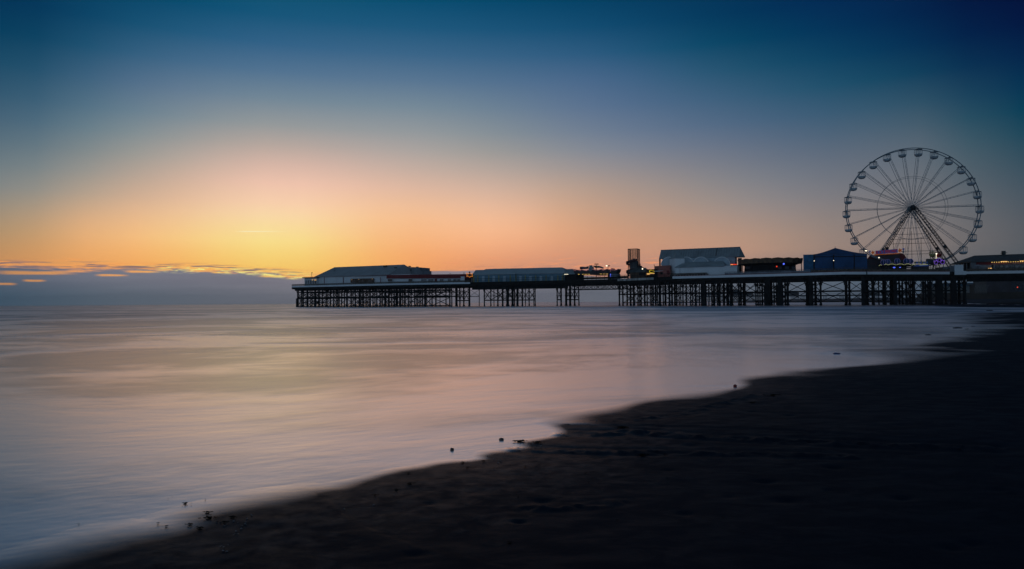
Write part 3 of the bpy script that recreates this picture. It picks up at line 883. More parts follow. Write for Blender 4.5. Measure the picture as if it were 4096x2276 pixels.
# fender and bracket at the seaward end
mb = MB()
mb.box(G(1184, 0.4, FLOOR), AX * .25, NX * .25, UP * (2.9 - FLOOR)); mb.tube(G(1184, 0.5, 2.8), G(1212, 0.5, 2.8), .12, n=4); mb.tube(G(1201, 0.5, 2.8), G(1201, 0.5, FLOOR), .13, n=6)
mb.tube(G(1178, 0.9, 6.2), G(1192, 0.9, 4.8), .1, n=4)
mb.build('fender', M['iron'], pier)


def railing(u0, u1, h, m_, step=1.6, off=0.25, solid=False):
    mb = MB()
    us = [u0] + [u for u in FU if u0 < u < u1] + [u1]
    for a, b in zip(us, us[1:]):
        p, q = G(a, off, ZD), G(b, off, ZD); L = (q - p).length; k = max(1, int(L / step))
        mb.tube(p + UP * h, q + UP * h, 0.045, n=4); mb.tube(p + UP * h * .5, q + UP * h * .5, 0.03, n=4)
        if solid:
            mb.box(p + UP * 0.16, q - p, NX * .05, UP * (h * .55))
        for i in range(k + 1):
            c = p.lerp(q, i / k)
            mb.tube(c, c + UP * h, 0.04, n=4)
    mb.build('railing', m_, pier)


M['bench'] = mat('brown_bench_slats', (0.10, 0.08, 0.065), 0.7, 0.3, 3.0)
railing(1168, 1880, 0.62, M['bench'], 0.9, solid=True)
railing(1885, 2466, 1.0, M['deck'], 1.6, 0.15)
railing(2268, 2512, 1.0, M['deck'], 1.2, 0.6, solid=True)
railing(2470, 2690, 0.75, M['deck'], 1.4)
railing(2900, 3240, 0.75, M['greyp'], 1.0, solid=True)
railing(3244, 3800, 0.85, M['bench'], 1.0, solid=True)
railing(3866, 4320, 0.75, M['bench'], 1.0, solid=True)

# ------------------------------------------------------------------ buildings on the pier head
Tm = thing('pier_theatre', G(1420, 12), 'long white hall with a big grey hipped roof at the sea end of the pier', 'theatre')
block(1264, 1640, 1106, 1096, 3.2, 20).build('wall', M['white'], Tm)
A, Bp = P(1256, 1107.5, 2.9), P(1555, 1097.5, 2.9)
mb, C_, D_ = hip(A, Bp, P(1338, 1068.8, 12), P(1617, 1058, 12))
roof = mb.build('roof', M['greyroof'], Tm)
mb = MB()
mb.tube(P(1339, 1084, 9), P(1339, 1078, 9), .08, n=5); mb.box(P(1335, 1087, 8), AX * .5, NX * .4, UP * .4)
mb.build('roof_mast', M['slate'], roof)
mb = MB(); mb.box(P(1533, 1068, 10), AX * 1.1, NX * .8, UP * .55); mb.build('roof_vent', M['slate'], roof)
mb = MB(); mb.box(P(1576, 1073, 7), AX * .7, NX * .8, UP * .3); mb.build('roof_vent', M['slate'], roof)
panel(1262, 1553, 1105.8, 1109, 3.2, .12, proud=.1, va1=1097.2, vb1=1101).build('fascia', M['red'], Tm)
for u in (1297, 1373, 1522):
    panel(u - 1, u + 1, 1109, 1134, 3.2, .08, proud=.06).build('downpipe', M['red'], Tm)
ent = panel(1402, 1495, 1115, 1131, 3.2, .1, proud=.05, va1=1113).build('entrance', M['wood'], Tm)
for u in (1408, 1416, 1434, 1447, 1473, 1483):
    panel(u, u + 6, 1118, 1131, 3.2, .06, proud=.09).build('window', M['glass'], ent)
for u, v in ((1407, 1118.5), (1435, 1117.5), (1489, 1115.5)):
    mb = MB(); mb.ball(P(u, v, 2.9), .09, 5); mb.build('lamp', M['dimlamp'], ent)
for u, v, b in ((1634, 1067.5, 15), ):
    pass
rb = block(1627, 1679, 1067.5, 1069.5, 14, 20); block(1679, 1685.5, 1081, 1081.5, 14, 20, mb=rb)
rb.build('fly_tower', M['greyp'], Tm)
mb = MB(); mb.box(P(1641, 1084, 13.9), AX * .45, NX * .2, UP * .6); mb.box(P(1633, 1067.3, 15), AX * .7, NX * .6, UP * .3); mb.box(P(1664, 1069, 15), AX * .7, NX * .6, UP * .2)
mb.build('vent', M['slate'], Tm)
porch = block(1218, 1266, 1112, 1111, 2.2, 12).build('porch', M['white'], Tm)
block(1209, 1264, 1109, 1107.6, 1.5, 13, z=P(1230, 1112.2, 2).z).build('porch_roof', M['slate'], porch)
for u0, u1 in ((1221, 1228), (1230, 1237), (1239, 1247), (1249, 1256), (1258, 1265)):
    panel(u0, u1, 1121, 1135, 2.2, .06, proud=.05).build('window', M['pale_glass'], porch)
for u in (1249, 1258, 1263):
    mb = MB(); mb.ball(P(u, 1120, 2.0), .12, 5); mb.build('lamp', M['tubew'], porch)

lp = thing('lamp_post', G(1247, 3), 'thin lone pole with a small lamp, above the glazed end of the grey-roofed hall', 'lamp post')
mb = MB(); mb.tube(G(1247, 3), P(1247, 1091, 3), .07, n=6); mb.build('pole', M['dark'], lp)
mb = MB(); mb.box(P(1245.5, 1091.5, 3), AX * .28, NX * .3, UP * .2); mb.build('lamp_head', M['dark'], lp)

bar = thing('bar_building', G(1715, 8), 'low white bar with a deep dark red roof band beside the grey-roofed hall', 'bar')
block(1548, 1886, 1113.5, 1111.8, 2.0, 13).build('wall', M['white'], bar)
mb = MB()
p, q = P(1546, 1114.2, 1.7), P(1886, 1112.4, 1.7); h = P(1546, 1099.8, 1.7).z - p.z; h2 = P(1886, 1095.8, 1.7).z - q.z
dd = NX * 11.6
mb.add([p, q, q + dd, p + dd, p + UP * h, q + UP * h2, q + dd + UP * h2, p + dd + UP * h], [(0, 3, 2, 1), (4, 5, 6, 7), (0, 1, 5, 4), (1, 2, 6, 5), (2, 3, 7, 6), (3, 0, 4, 7)])
mb.build('roof_band', M['red'], bar)
for u0, u1, k in ((1551, 1569, 'glass'), (1634, 1648, 'glass'), (1685, 1704, 'pale_glass'), (1713, 1732, 'pale_glass'), (1759, 1773, 'pale_glass'), (1791, 1804, 'pale_glass'), (1813, 1826, 'pale_glass'), (1829, 1841, 'pale_glass')):
    w = panel(u0 - 1, u1 + 1, 1114.6, 1126, 2.0, .08, proud=.05).build('window', M['white'], bar)
    panel(u0, u1, 1115.5, 1125.2, 2.0, .06, proud=.08).build('pane', M[k], w)
panel(1739, 1747, 1115, 1128, 2.0, .08, proud=.06).build('door', M['red'], bar)
panel(1859, 1885, 1112.6, 1130, 2.0, .1, proud=.04).build('shutter', M['dark'], bar)
panel(1843, 1858, 1105.8, 1124, 1.7, .1, proud=.05).build('notice_board', M['white'], bar)
mb = MB(); mb.tube(P(1856, 1097, 5), P(1856, 1089.5, 5), .1, n=5); mb.tube(P(1800, 1097, 5), P(1800, 1093.5, 5), .05, n=5); mb.tube(P(1798, 1094, 5), P(1803, 1094.6, 5), .05, n=4)
mb.build('aerial', M['dark'], bar)

cs = thing('crown_sign', G(1878, 1.5), 'crown-shaped board outlined in orange neon between the red bar and the blue arcade', 'sign')
zz = lambda x, y, b=1.2: P(1840 + x * .0559, 1060 + y * .0559, b)
out = [(465, 560), (505, 600), (550, 635), (595, 645), (640, 600), (690, 585), (740, 600), (790, 648), (845, 640), (885, 570), (875, 740), (885, 850), (830, 795), (780, 800), (735, 850), (690, 870), (640, 850), (585, 790), (530, 785), (490, 830), (505, 740), (480, 650)]
mb = MB(); mb.prism([zz(x, y) for x, y in out], NX * .2); mb.build('board', M['wood'], cs)
mb = MB(); mb.path([zz(x, y, 1.1) for x, y in out], .045, n=5, closed=True); mb.build('neon_outline', M['neono'], cs)
mb = MB(); mb.ball(zz(690, 525), .26, 6); mb.tube(zz(690, 560), zz(690, 600), .12, n=6); mb.build('finial', M['slate'], cs)
mb = MB(); mb.tube(zz(620, 840, 1.5), G(1875, 1.5), .06, n=5); mb.tube(zz(780, 820, 1.5), G(1884, 1.5), .06, n=5); mb.build('post', M['dark'], cs)

arc = thing('arcade_building', G(2075, 8), 'long pale blue shuttered arcade with grey hipped roofs and yellow pilasters', 'arcade')
block(1893, 2060, 1097.5, 1092.5, 1.0, 13).build('wall', M['blue'], arc)
block(2060, 2252, 1092.5, 1090.6, 1.4, 13.5).build('wall', M['blue'], arc)
mb, _, _ = hip(P(1888, 1099, 3.2), P(2020, 1094, 3.2), P(1902.5, 1080, 10), P(2020, 1077.5, 10)); mb.build('roof', M['arcroof'], arc)
mb, _, _ = hip(P(1901, 1097.4, .6), P(2067, 1092.8, .6), P(1943, 1076.3, 7.5), P(2031, 1073.6, 7.5)); mb.build('roof', M['arcroof'], arc)
mb, _, _ = hip(P(2040, 1093.5, 1.0), P(2259, 1090.4, 1.0), P(2031, 1073.9, 7.5), P(2248, 1069.4, 7.5)); mb.build('roof', M['arcroof'], arc)
panel(1894, 2060, 1097.8, 1101, 1.0, .1, proud=.07, va1=1093, vb1=1097).build('cornice', M['bluelt'], arc)
panel(2061, 2252, 1093, 1097, 1.4, .1, proud=.07, va1=1091, vb1=1095).build('cornice', M['bluelt'], arc)
pil = [1895, 1911, 1955, 1995, 2041]; pil2 = [2063, 2101, 2143, 2184, 2231, 2249]
for seq, b in ((pil, 1.0), (pil2, 1.4)):
    for a, c in zip(seq, seq[1:]):
        if c - a < 20: continue
        sh = panel(a + 4, c - 4, 1102, 1126.5, b, .08, proud=.05).build('shutter', M['blue'], arc)
        mid = (a + c) / 2
        panel(mid - 5, mid + 5, 1104, 1125.5, b, .05, proud=.08).build('painted_panel', M['bluelt'], sh)
    for u in seq:
        panel(u - 1.7, u + 1.7, 1101.2, 1129, b, .1, proud=.09).build('pilaster', M['yellowp'], arc)

kb = thing('snack_kiosk', G(2278, 6), 'small dark kiosk with a grey lean-to roof and white tube light behind the blue arcade', 'kiosk')
block(2254, 2300, 1095, 1094.5, 3, 10).build('wall', M['dark'], kb)
mb, _, _ = hip(P(2252, 1096, 2.6), P(2299, 1095, 2.6), P(2254, 1077, 6.5), P(2291, 1075.4, 6.5)); mb.build('roof', M['tealroof'], kb)
mb = MB(); mb.tube(P(2257, 1097.3, 2.4), P(2273, 1097, 2.4), .05, n=6); mb.build('strip_light', M['whitel'], kb)

# ------------------------------------------------------------------ small carousel-like ride with scalloped boards
rd = thing('fairground_ride', G(2370, 5), 'open fairground ride with scalloped canopy, crooked letter boards and a bear figure on top', 'ride')
s4 = lambda x, y, b=3.0: P(2280 + x * .0776, 1040 + y * .0776, b)
scal = [(150, 470), (210, 545), (270, 552), (330, 500), (430, 520), (520, 565), (570, 500), (700, 520), (830, 562), (900, 520), (1000, 500), (1150, 470), (1300, 525), (1420, 530), (1520, 500), (1620, 470), (1700, 540), (1800, 500), (1900, 460), (2000, 505), (2080, 480),
        (2090, 650), (1980, 690), (1960, 722), (1740, 720), (1520, 730), (1480, 752), (1080, 758), (900, 735), (600, 740), (350, 745), (240, 700)]
mb = MB(); mb.prism([s4(x, y) for x, y in scal], NX * 6); mb.build('canopy', M['plum'], rd)
mb = MB(); mb.path([s4(x, y - 4, 2.95) for x, y in scal[:21]], .05, n=4); mb.build('edge_lights', M['pinkl'], rd)
for u in (285, 575, 1960, 2030):
    mb = MB(); a = s4(u, 720, 3.3); mb.box(Vector((a.x, a.y, ZD)), AX * (.45 if u > 2000 or u < 300 else .28), NX * .3, UP * (a.z - ZD)); mb.build('post', M['dark'], rd)
mb = MB(); mb.prism([s4(x, y, 3.6) for x, y in ((505, 355), (620, 340), (800, 355), (955, 318), (930, 420), (860, 462), (720, 472), (540, 488), (508, 480))], NX * .3)
bd = mb.build('letter_board', M['plum'], rd)
for x, m_ in ((560, 'red'), (660, 'tarplt'), (745, 'brick'), (830, 'tealroof'), (905, 'plum')):
    mb = MB(); mb.prism([s4(x - 32, 375 + abs(x - 740) * .02, 3.55), s4(x + 30, 372, 3.55), s4(x + 26, 450, 3.55), s4(x - 30, 460, 3.55)], NX * .1); mb.build('letter', M[m_], bd)
mb = MB(); mb.prism([s4(x, y, 3.6) for x, y in ((1180, 300), (1300, 290), (1480, 298), (1600, 330), (1715, 380), (1718, 420), (1695, 450), (1600, 415), (1450, 400), (1330, 415), (1270, 385))], NX * .3)
bd = mb.build('letter_board', M['plum'], rd)
for x, y, m_ in ((1310, 345, 'red'), (1405, 342, 'yellowp'), (1490, 345, 'tarplt'), (1570, 362, 'red'), (1655, 392, 'tealroof')):
    mb = MB(); mb.prism([s4(x - 30, y - 34, 3.55), s4(x + 30, y - 30, 3.55), s4(x + 27, y + 38, 3.55), s4(x - 28, y + 40, 3.55)], NX * .1); mb.build('letter', M[m_], bd)
mb = MB()
for x in (890, 1330, 1650):
    mb.tube(s4(x, 410, 3.7), s4(x, 520, 3.7), .05, n=5)
mb.build('board_post', M['pinkl'], rd)
mb = MB(); mb.ball(s4(1090, 470, 3.4), .78, 7, (1, .8, 1.1)); mb.ball(s4(1075, 340, 3.4), .44, 7, (1.05, .9, .9)); mb.ball(s4(1015, 300, 3.4), .16, 5); mb.ball(s4(1125, 290, 3.4), .16, 5)
mb.ball(s4(1190, 410, 3.4), .26, 6, (1, 1, 1.5)); mb.build('bear_figure', M['tealroof'], rd)
mb = MB(); mb.prism([s4(x, y, 3.0) for x, y in ((2085, 500), (2130, 420), (2160, 520), (2220, 500), (2290, 525), (2360, 500), (2410, 515), (2460, 455), (2440, 560), (2380, 690), (2110, 690))], NX * 3); tb = mb.build('ticket_crown', M['plum'], rd)
mb = MB(); mb.path([s4(x, y, 2.95) for x, y in ((2085, 600), (2090, 500), (2130, 415), (2160, 515), (2220, 495), (2290, 520), (2360, 495), (2410, 510), (2465, 450))], .055, n=4); mb.build('edge_lights', M['pinkl'], tb)
block(2444, 2471, 1094.4, 1094.6, 3.2, 5.5).build('ticket_booth', M['greyp'], rd)
mb = MB(); mb.box(P(2440.5, 1108, 2.9), AX * .14, NX * .1, UP * .9); mb.build('blue_light', M['bluel'], rd)
mb = MB()
for x in (440, 480, 640, 720, 800, 860, 960, 1010, 1560, 1620, 1720, 1800, 1900, 1940):
    mb.ball(s4(x, 738 - (x > 1500) * 18, 2.9), .07, 4)
mb.build('bulbs', M['bulb'], rd)
for u, v, lit in ((2386, 1055.5, False), (2432, 1062.5, True)):
    lp = thing('lamp_post', G(u, 1.5), 'twin-headed lamp post at the ride, one head lit' if lit else 'taller unlit twin-headed lamp post in front of the scalloped ride', 'lamp post')
    mb = MB(); mb.tube(G(u, 1.5), P(u, v, 1.5), .07, n=6); mb.tube(P(u - 5, v, 1.5), P(u + 5, v - .4, 1.5), .05, n=4); mb.build('pole', M['dark'], lp)
    for s in (-1, 1):
        mb = MB(); mb.ball(P(u + 5 * s, v + .8, 1.5), .24, 6, (1.1, 1, .6)); mb.build('lamp_head', M['whitel'] if lit and s < 0 else M['dark'], lp)

# ------------------------------------------------------------------ helter-skelter
hs = thing('helter_skelter', G(2537, 5), 'helter skelter tower in a wire cage with a maroon spiral chute', 'slide')
z0 = ZD; zt = P(2537, 996.5, 5).z
pc = G(2537, 5)
corners = [pc + AX * sx * 1.25 + NX * sy * 1.25 for sx, sy in ((-1, -1), (1, -1), (1, 1), (-1, 1))]
mb = MB()
for i in range(4):
    a, c = corners[i], corners[(i + 1) % 4]
    mb.tube(a, Vector((a.x, a.y, zt)), .08, n=5)
    for k in range(1, 6):
        p = a.lerp(c, k / 6); mb.tube(Vector((p.x, p.y, z0 + 3.2)), Vector((p.x, p.y, zt)), .04, n=4)
    z = z0 + 1
    while z <= zt + .01:
        mb.tube(Vector((a.x, a.y, z)), Vector((c.x, c.y, z)), .04, n=4); z += .3
    mb.tube(Vector((a.x, a.y, zt)), Vector((c.x, c.y, zt)), .06, n=4)
mb.build('cage', M['trussm'], hs)
mb = MB(); mb.box(pc - AX * .95 - NX * .75, AX * 1.9, NX * 1.5, UP * 4.6)
mb.add([], []); tp = pc + UP * 4.6
mb.add([tp - AX * 1.0 - NX * 1.0, tp + AX * 1.0 - NX * 1.0, tp + AX * 1.0 + NX * 1.0, tp - AX * 1.0 + NX * 1.0, tp + UP * 1.1], [(0, 1, 4), (1, 2, 4), (2, 3, 4), (3, 0, 4), (3, 2, 1, 0)])
mb.build('tower_core', M['greyp'], hs)
mb = MB(); vs = []; fs = []
ns = 60
for i in range(ns + 1):
    t = i / ns; ang = -0.9 - t * 2 * math.pi * 1.75; h = z0 + 5.0 - t * 4.2
    d = AX * math.cos(ang) + NX * math.sin(ang)
    for r, dz in ((1.5, .0), (1.55, -.18), (2.1, -.22), (2.18, .36), (2.13, .36), (2.05, -.1), (1.6, -.08)):
        vs.append(pc + d * r + UP * (h + dz - z0))
for i in range(ns):
    for k in range(7):
        fs.append((i * 7 + k, i * 7 + (k + 1) % 7, i * 7 + 7 + (k + 1) % 7, i * 7 + 7 + k))
mb.add(vs, fs, True); mb.build('chute', M['chute'], hs)
for ang in (-.2, 2.9, -2.4):
    mb = MB(); c = pc + (AX * math.cos(ang) + NX * math.sin(ang)) * 1.75
    tz = 4.1 if ang > -1 and ang < 1 else 1.8
    for s in (-.2, .2):
        mb.tube(c + AX * s, c + AX * s + UP * tz, .06, n=4)
    for k in range(int(tz / .5)):
        mb.tube(c + AX * (-.2 if k % 2 else .2) + UP * k * .5, c + AX * (.2 if k % 2 else -.2) + UP * (k * .5 + .5), .035, n=4)
    mb.build('support', M['trussm'], hs)

ht = thing('timber_hut', G(2552, 2.5), 'dark timber hut with a pitched roof at the foot of the spiral slide', 'hut')
block(2521, 2584, 1086.5, 1085, 1.6, 4.6).build('wall', M['wood'], ht)
mb, _, _ = hip(P(2516, 1088, 1.3), P(2586, 1086, 1.3), P(2521, 1073, 3.1), P(2574, 1069.5, 3.1)); mb.build('roof', M['slate'], ht)
panel(2556, 2580, 1090, 1102, 1.6, .08, proud=.05).build('hatch', M['dark'], ht)
mb = MB(); mb.ball(P(2570, 1075.6, 1.0), .17, 6); mb.build('lamp', M['whitel'], ht)

fk = thing('fish_kiosk', G(2600, 4), 'dark kiosk with a yellow neon fish outline over lit strips', 'kiosk')
block(2576, 2630, 1079, 1077.5, 2.6, 6).build('wall', M['dark'], fk)
block(2574, 2632, 1077.6, 1076.4, 2.3, 6.3, z=P(2600, 1078.2, 2.5).z).build('roof', M['slate'], fk)
s5 = lambda x, y, b=2.5: P(2500 + x * .0908, 980 + y * .0908, b)
mb = MB(); mb.path([s5(x, y) for x, y in ((1285, 1108), (1248, 1140), (1190, 1108), (1105, 1105), (1070, 1150), (1085, 1202), (1165, 1216), (1215, 1203), (1250, 1208), (1300, 1170))], .05, n=5); mb.build('neon_fish', M['neony'], fk)
for x0, x1, y in ((960, 1300, 1255), (960, 1095, 1290), (895, 930, 1265), (895, 930, 1295)):
    mb = MB(); mb.tube(s5(x0, y), s5(x1, y), .055, n=5); mb.build('strip_light', M['tubew'], fk)
for x, y, r in ((940, 1155, .1), (888, 1225, .12)):
    mb = MB(); mb.ball(s5(x, y, 2.3), r, 5); mb.build('lamp', M['whitel'], fk)
mb = MB(); mb.box(s5(1010, 1330, 2.5), AX * .45, NX * .05, UP * .22); mb.build('menu_light', M['neono'], fk)
mb = MB(); mb.lathe(s5(905, 1060, 2.2), [(.02, 0), (.2, .05), (.22, .22), (.12, .36)], 10); mb.tube(s5(905, 1060, 2.2), Vector((s5(905, 1060, 2.2).x, s5(905, 1060, 2.2).y, ZD)), .04, n=5); mb.build('globe_lamp', M['greyp'], fk)

rk = thing('red_kiosk', G(2648, 4), 'flat-roofed terracotta red kiosk beside the white gabled hall', 'kiosk')
block(2617, 2680, 1064.5, 1061, 2.8, 8).build('wall', M['brick'], rk)
block(2640, 2680, 1084, 1080, 1.5, 2.75).build('front_counter', M['brick'], rk)
panel(2617, 2652, 1084, 1086.5, 1.6, .9, va1=1082, vb1=1084.5).build('awning', M['white'], rk)
panel(2641, 2651, 1088, 1098, 1.5, .06, proud=.04).build('hatch', M['dark'], rk)
panel(2668, 2678, 1082, 1098, 1.5, .06, proud=.04).build('door', M['red'], rk)
mb = MB(); mb.tube(P(2617, 1064, 3), P(2617, 1059, 3), .07, n=5); mb.ball(P(2617, 1060, 3), .12, 5); mb.build('alarm_post', M['dark'], rk)

# ------------------------------------------------------------------ white gabled hall with barrel vaults
s6 = lambda x, y, b: P(2560 + x * .1957, 960 + y * .1957, b)
hall = thing('gabled_hall', G(2800, 12), 'tall white hall with a long steep gabled roof on open posts and arched vaults', 'hall')
A, Bp, R1, R2 = s6(388, 372, 7), s6(2030, 322, 7), s6(428, 212, 9.2), s6(2050, 148, 9.2)
mb, Cb, Db = hip(A, Bp, R1, R2, .2); roof = mb.build('roof', M['tealroof'], hall)
e = (Bp - A); mb = MB()
for k in range(1, 32):
    t = k / 32
    mb.tube(A.lerp(Bp, t) + UP * .03, R1.lerp(R2, t) + UP * .03, .05, n=4)
mb.tube(R1 + UP * .03, R2 + UP * .03, .12, n=5)
mb.build('roof_ribs', M['greyp'], roof)
mb = MB(); a0, a1 = A.lerp(Bp, .715), A.lerp(Bp, .728); r0, r1 = R1.lerp(R2, .715), R1.lerp(R2, .728)
mb.prism([a0 + UP * .06, a1 + UP * .06, r1 + UP * .06, r0 + UP * .06], UP * .02); mb.build('roof_panel', M['slate'], roof)
mb = block(2655, 2940, 1033, 1025, 7.6, 10.6); mb.build('wall', M['bluelt'], hall)
for x, b in ((402, 7.2), (470, 9.5), (2040, 7.2), (2015, 9.5), (2062, 10.6)):
    mb = MB(); a = s6(x, 360, b); mb.box(Vector((a.x, a.y, ZD)) - AX * .17, AX * .34, NX * .34, UP * (a.z - ZD - .1)); mb.build('post', M['dark'], hall)
for xc in (590, 940, 1240, 1670):
    r = 1.95; c = s6(xc, 350, 5.2); c = Vector((c.x, c.y, s6(xc, 350, 5.2).z - r))
    mb = MB(); pts = [c + AX * -r + UP * (-1.5)] + [c + AX * r * math.cos(math.pi - math.pi * k / 14) + UP * r * math.sin(math.pi * k / 14) for k in range(15)] + [c + AX * r - UP * 1.5]
    mb.prism(pts, NX * 2.8); vt = mb.build('vault', M['bluelt'], hall)
    mb = MB()
    for k in range(14):
        a, b2 = pts[k + 1], pts[k + 2]
        mb.tube(a - NX * .05, b2 - NX * .05, .13, n=5)
    mb.build('arch_rim', M['white'], vt)
    
tw = thing('corner_tower', G(2700, 3.5), 'square white tower with a steep pyramid roof at the corner of the gabled hall', 'tower')
c0, c1, c2 = s6(600, 380, 4.6), s6(718, 375, 2.4), s6(910, 375, 3.6)
fl = lambda p: Vector((p.x, p.y, ZD))
zz_ = c1.z; c3 = c0 + c2 - c1
mb = MB(); vs = [fl(c0), fl(c1), fl(c2), fl(c3)] + [Vector((p.x, p.y, zz_)) for p in (c0, c1, c2, c3)]
mb.add(vs, [(0, 3, 2, 1), (4, 5, 6, 7), (0, 1, 5, 4), (1, 2, 6, 5), (2, 3, 7, 6), (3, 0, 4, 7)]); mb.build('wall', M['white'], tw)
ctr = (c0 + c1 + c2 + c3) / 4; apx = s6(755, 225, 4.5); ap = Vector((ctr.x, ctr.y, apx.z))
mb = MB(); ev = [Vector((p.x, p.y, zz_ + .01)) + (Vector((p.x, p.y, 0)) - Vector((ctr.x, ctr.y, 0))) * .06 for p in (c0, c1, c2, c3)]
mb.add(ev + [ap], [(0, 1, 4), (1, 2, 4), (2, 3, 4), (3, 0, 4), (3, 2, 1, 0)]); mb.build('roof', M['tealroof'], tw)

lw = thing('white_annexe', G(2820, 3), 'low white annexe with a grey hipped roof in front of the arched vaults', 'annexe')
block(2702, 2948, 1068.4, 1065.5, 1.6, 6).build('wall', M['white'], lw)
mb, _, _ = hip(s6(712, 552, 1.3), s6(1727, 524, 1.3), s6(912, 455, 4), s6(1697, 430, 4)); mb.build('roof', M['tealroof'], lw)
panel(2895, 2949, 1063.5, 1066.4, 1.4, 4.7, va1=1062.8).build('flat_roof', M['white'], lw)
for u in (2720, 2767, 2831, 2870):
    panel(u - .5, u + .5, 1069, 1096, 1.6, .05, proud=.03).build('joint', M['greyp'], lw)
nb2 = thing('neon_kiosk', G(2925, 7), 'dark kiosk edged by a red neon strip between the annexe and the round ride', 'kiosk')
block(2897, 2957, 1060, 1060, 6.3, 9).build('wall', M['dark'], nb2)
mb = MB(); mb.tube(s6(1727, 500, 6.1), s6(1975, 500, 6.1), .12, n=6); mb.build('neon_strip', M['redl'], nb2)
mb = MB(); mb.tube(s6(1760, 505, 6.0), s6(1900, 505, 6.0), .05, n=6); mb.build('inner_strip', M['tubew'], nb2)

# picnic tables along the edge
pt0 = None
for k in range(13):
    c = G(2688 + k * 11.3, 0.95)
    if pt0 is None:
        pt0 = thing('picnic_table', c, 'brown A-frame picnic table in the row below the white annexe', 'picnic table', 'picnic tables below the white annexe')
        mb = MB(); mb.box(c + AX * -.33 - NX * .5 + UP * .70, AX * .66, NX * 1.0, UP * .06); mb.build('table_top', M['bench'], pt0)
        for s in (-.5, .42):
            mb = MB()
            mb.box(c + AX * (-.55) + NX * s, AX * .07, NX * .06, Vector((0, 0, 0)) + AX * .4 + UP * .7); mb.box(c + AX * (.48) + NX * s, AX * .07, NX * .06, AX * -.4 + UP * .7)
            mb.build('leg_frame', M['bench'], pt0)
        for s in (-.62, .44):
            mb = MB(); mb.box(c + AX * s - NX * .5 + UP * .40, AX * .18, NX * 1.0, UP * .05); mb.build('seat', M['bench'], pt0)
    else:
        t = pt0.copy(); COL.objects.link(t); t.location = c
        for ch in pt0.children:
            o = ch.copy(); COL.objects.link(o); o.parent = t

# ------------------------------------------------------------------ round ride, blue marquee
wz = thing('round_ride', G(3085, 9), 'drum-shaped dark ride with a ring of painted canopy panels and blue lamps', 'ride')
pL, pR = P(2958, 1085, 8.5), P(3207, 1080, 8.5)
ctr = (pL + pR) / 2; ctr.z = ZD; Rr = (Vector((pR.x, pR.y, 0)) - Vector((pL.x, pL.y, 0))).length / 2
zt = P(3085, 1033.5, 2.5).z; zc = P(3085, 1051.5, 2.5).z
NS = 18
for k in range(NS):
    a0, a1 = 2 * math.pi * (k + .02) / NS, 2 * math.pi * (k + .98) / NS
    d0 = AX * math.cos(a0) + NX * math.sin(a0); d1 = AX * math.cos(a1) + NX * math.sin(a1); dm = AX * math.cos((a0 + a1) / 2) + NX * math.sin((a0 + a1) / 2)
    mb = MB(); lo, hi = UP * (zc - ZD), UP * (zt - ZD)
    pts = [ctr + d0 * Rr + lo, ctr + d1 * Rr + lo, ctr + d1 * Rr * 1.03 + hi, ctr + dm * Rr * 1.04 + hi + UP * .14, ctr + d0 * Rr * 1.03 + hi]
    mb.prism(pts, -dm * .15); mb.build('canopy_panel', M['panelw'], wz)
    if k % 2 == 0:
        mb = MB(); mb.tube(ctr + d0 * Rr * .98, ctr + d0 * Rr * .98 + lo, .09, n=6); mb.build('post', M['dark'], wz)
mb = MB(); mb.lathe(ctr, [(Rr * 1.0, 0.02), (Rr * 1.0, .55), (Rr * .82, .6), (Rr * .8, 2.3), (Rr * .95, zc - ZD), (Rr * .95, zt - ZD - .2), (.2, zt - ZD + .3)], 36, smooth=False); mb.build('platform', M['dark'], wz)
for u, v, m_, r in ((3046, 1059, 'bluel', .2), (3135, 1055.5, 'bluel', .26), (3063, 1068, 'redl', .12), (3107, 1066, 'redl', .2)):
    mb = MB(); mb.ball(P(u, v, 2.6), r * .8, 5); mb.build('lamp', M[m_], wz)
for u in (2992, 3022, 3060, 3090, 3118, 3148, 3175):
    panel(u - 8, u + 8, 1066, 1076, 3.0, .3).build('car', M['plum'], wz)

tn = thing('marquee', G(3345, 7), 'dark blue marquee with a pointed roof and laced side sheets', 'tent')
block(3213, 3254, 1018.5, 1017.8, 3.0, 10).build('side_awning', M['tarplt'], tn)
block(3254, 3468, 1017.4, 1014.8, 2.6, 13).build('wall', M['tarp'], tn)
c = [P(3254, 1017.2, 2.5), P(3468, 1014.6, 2.5)]; c += [c[1] + NX * 10.6, c[0] + NX * 10.6]
pk = P(3340.6, 991.5, 7); mb = MB(); vs = []; fs = []
nn = 8
for j in range(nn + 1):
    t = j / nn
    for i in range(4):
        a, b2 = c[i], c[(i + 1) % 4]
        for k in range(6):
            p = a.lerp(b2, k / 6); q = p.lerp(Vector((pk.x, pk.y, p.z)), t)
            q.z = p.z + (pk.z - p.z) * (t ** 1.35) - .05 * math.sin(k * 1.05) * (1 - t)
            vs.append(q)
for j in range(nn):
    for k in range(24):
        fs.append((j * 24 + k, j * 24 + (k + 1) % 24, j * 24 + 24 + (k + 1) % 24, j * 24 + 24 + k))
mb.add(vs, fs, False); mb.tube(pk, pk + UP * .3, .05, n=5); mb.build('roof', M['tarp'], tn)
for u in (3256, 3334.6, 3417):
    panel(u - 2.4, u + 2.4, 1018, 1078, 2.6, .1, proud=.07).build('strap', M['dark'], tn)
for u, v in ((3257, 1043.5), (3334.6, 1042)):
    mb = MB(); mb.ball(P(u, v, 2.4), .09, 5); mb.build('lamp', M['whitel'], tn)
panel(3254, 3468, 1026, 1029, 2.6, .08, proud=.03, va1=1024, vb1=1027).build('seam', M['dark'], tn)

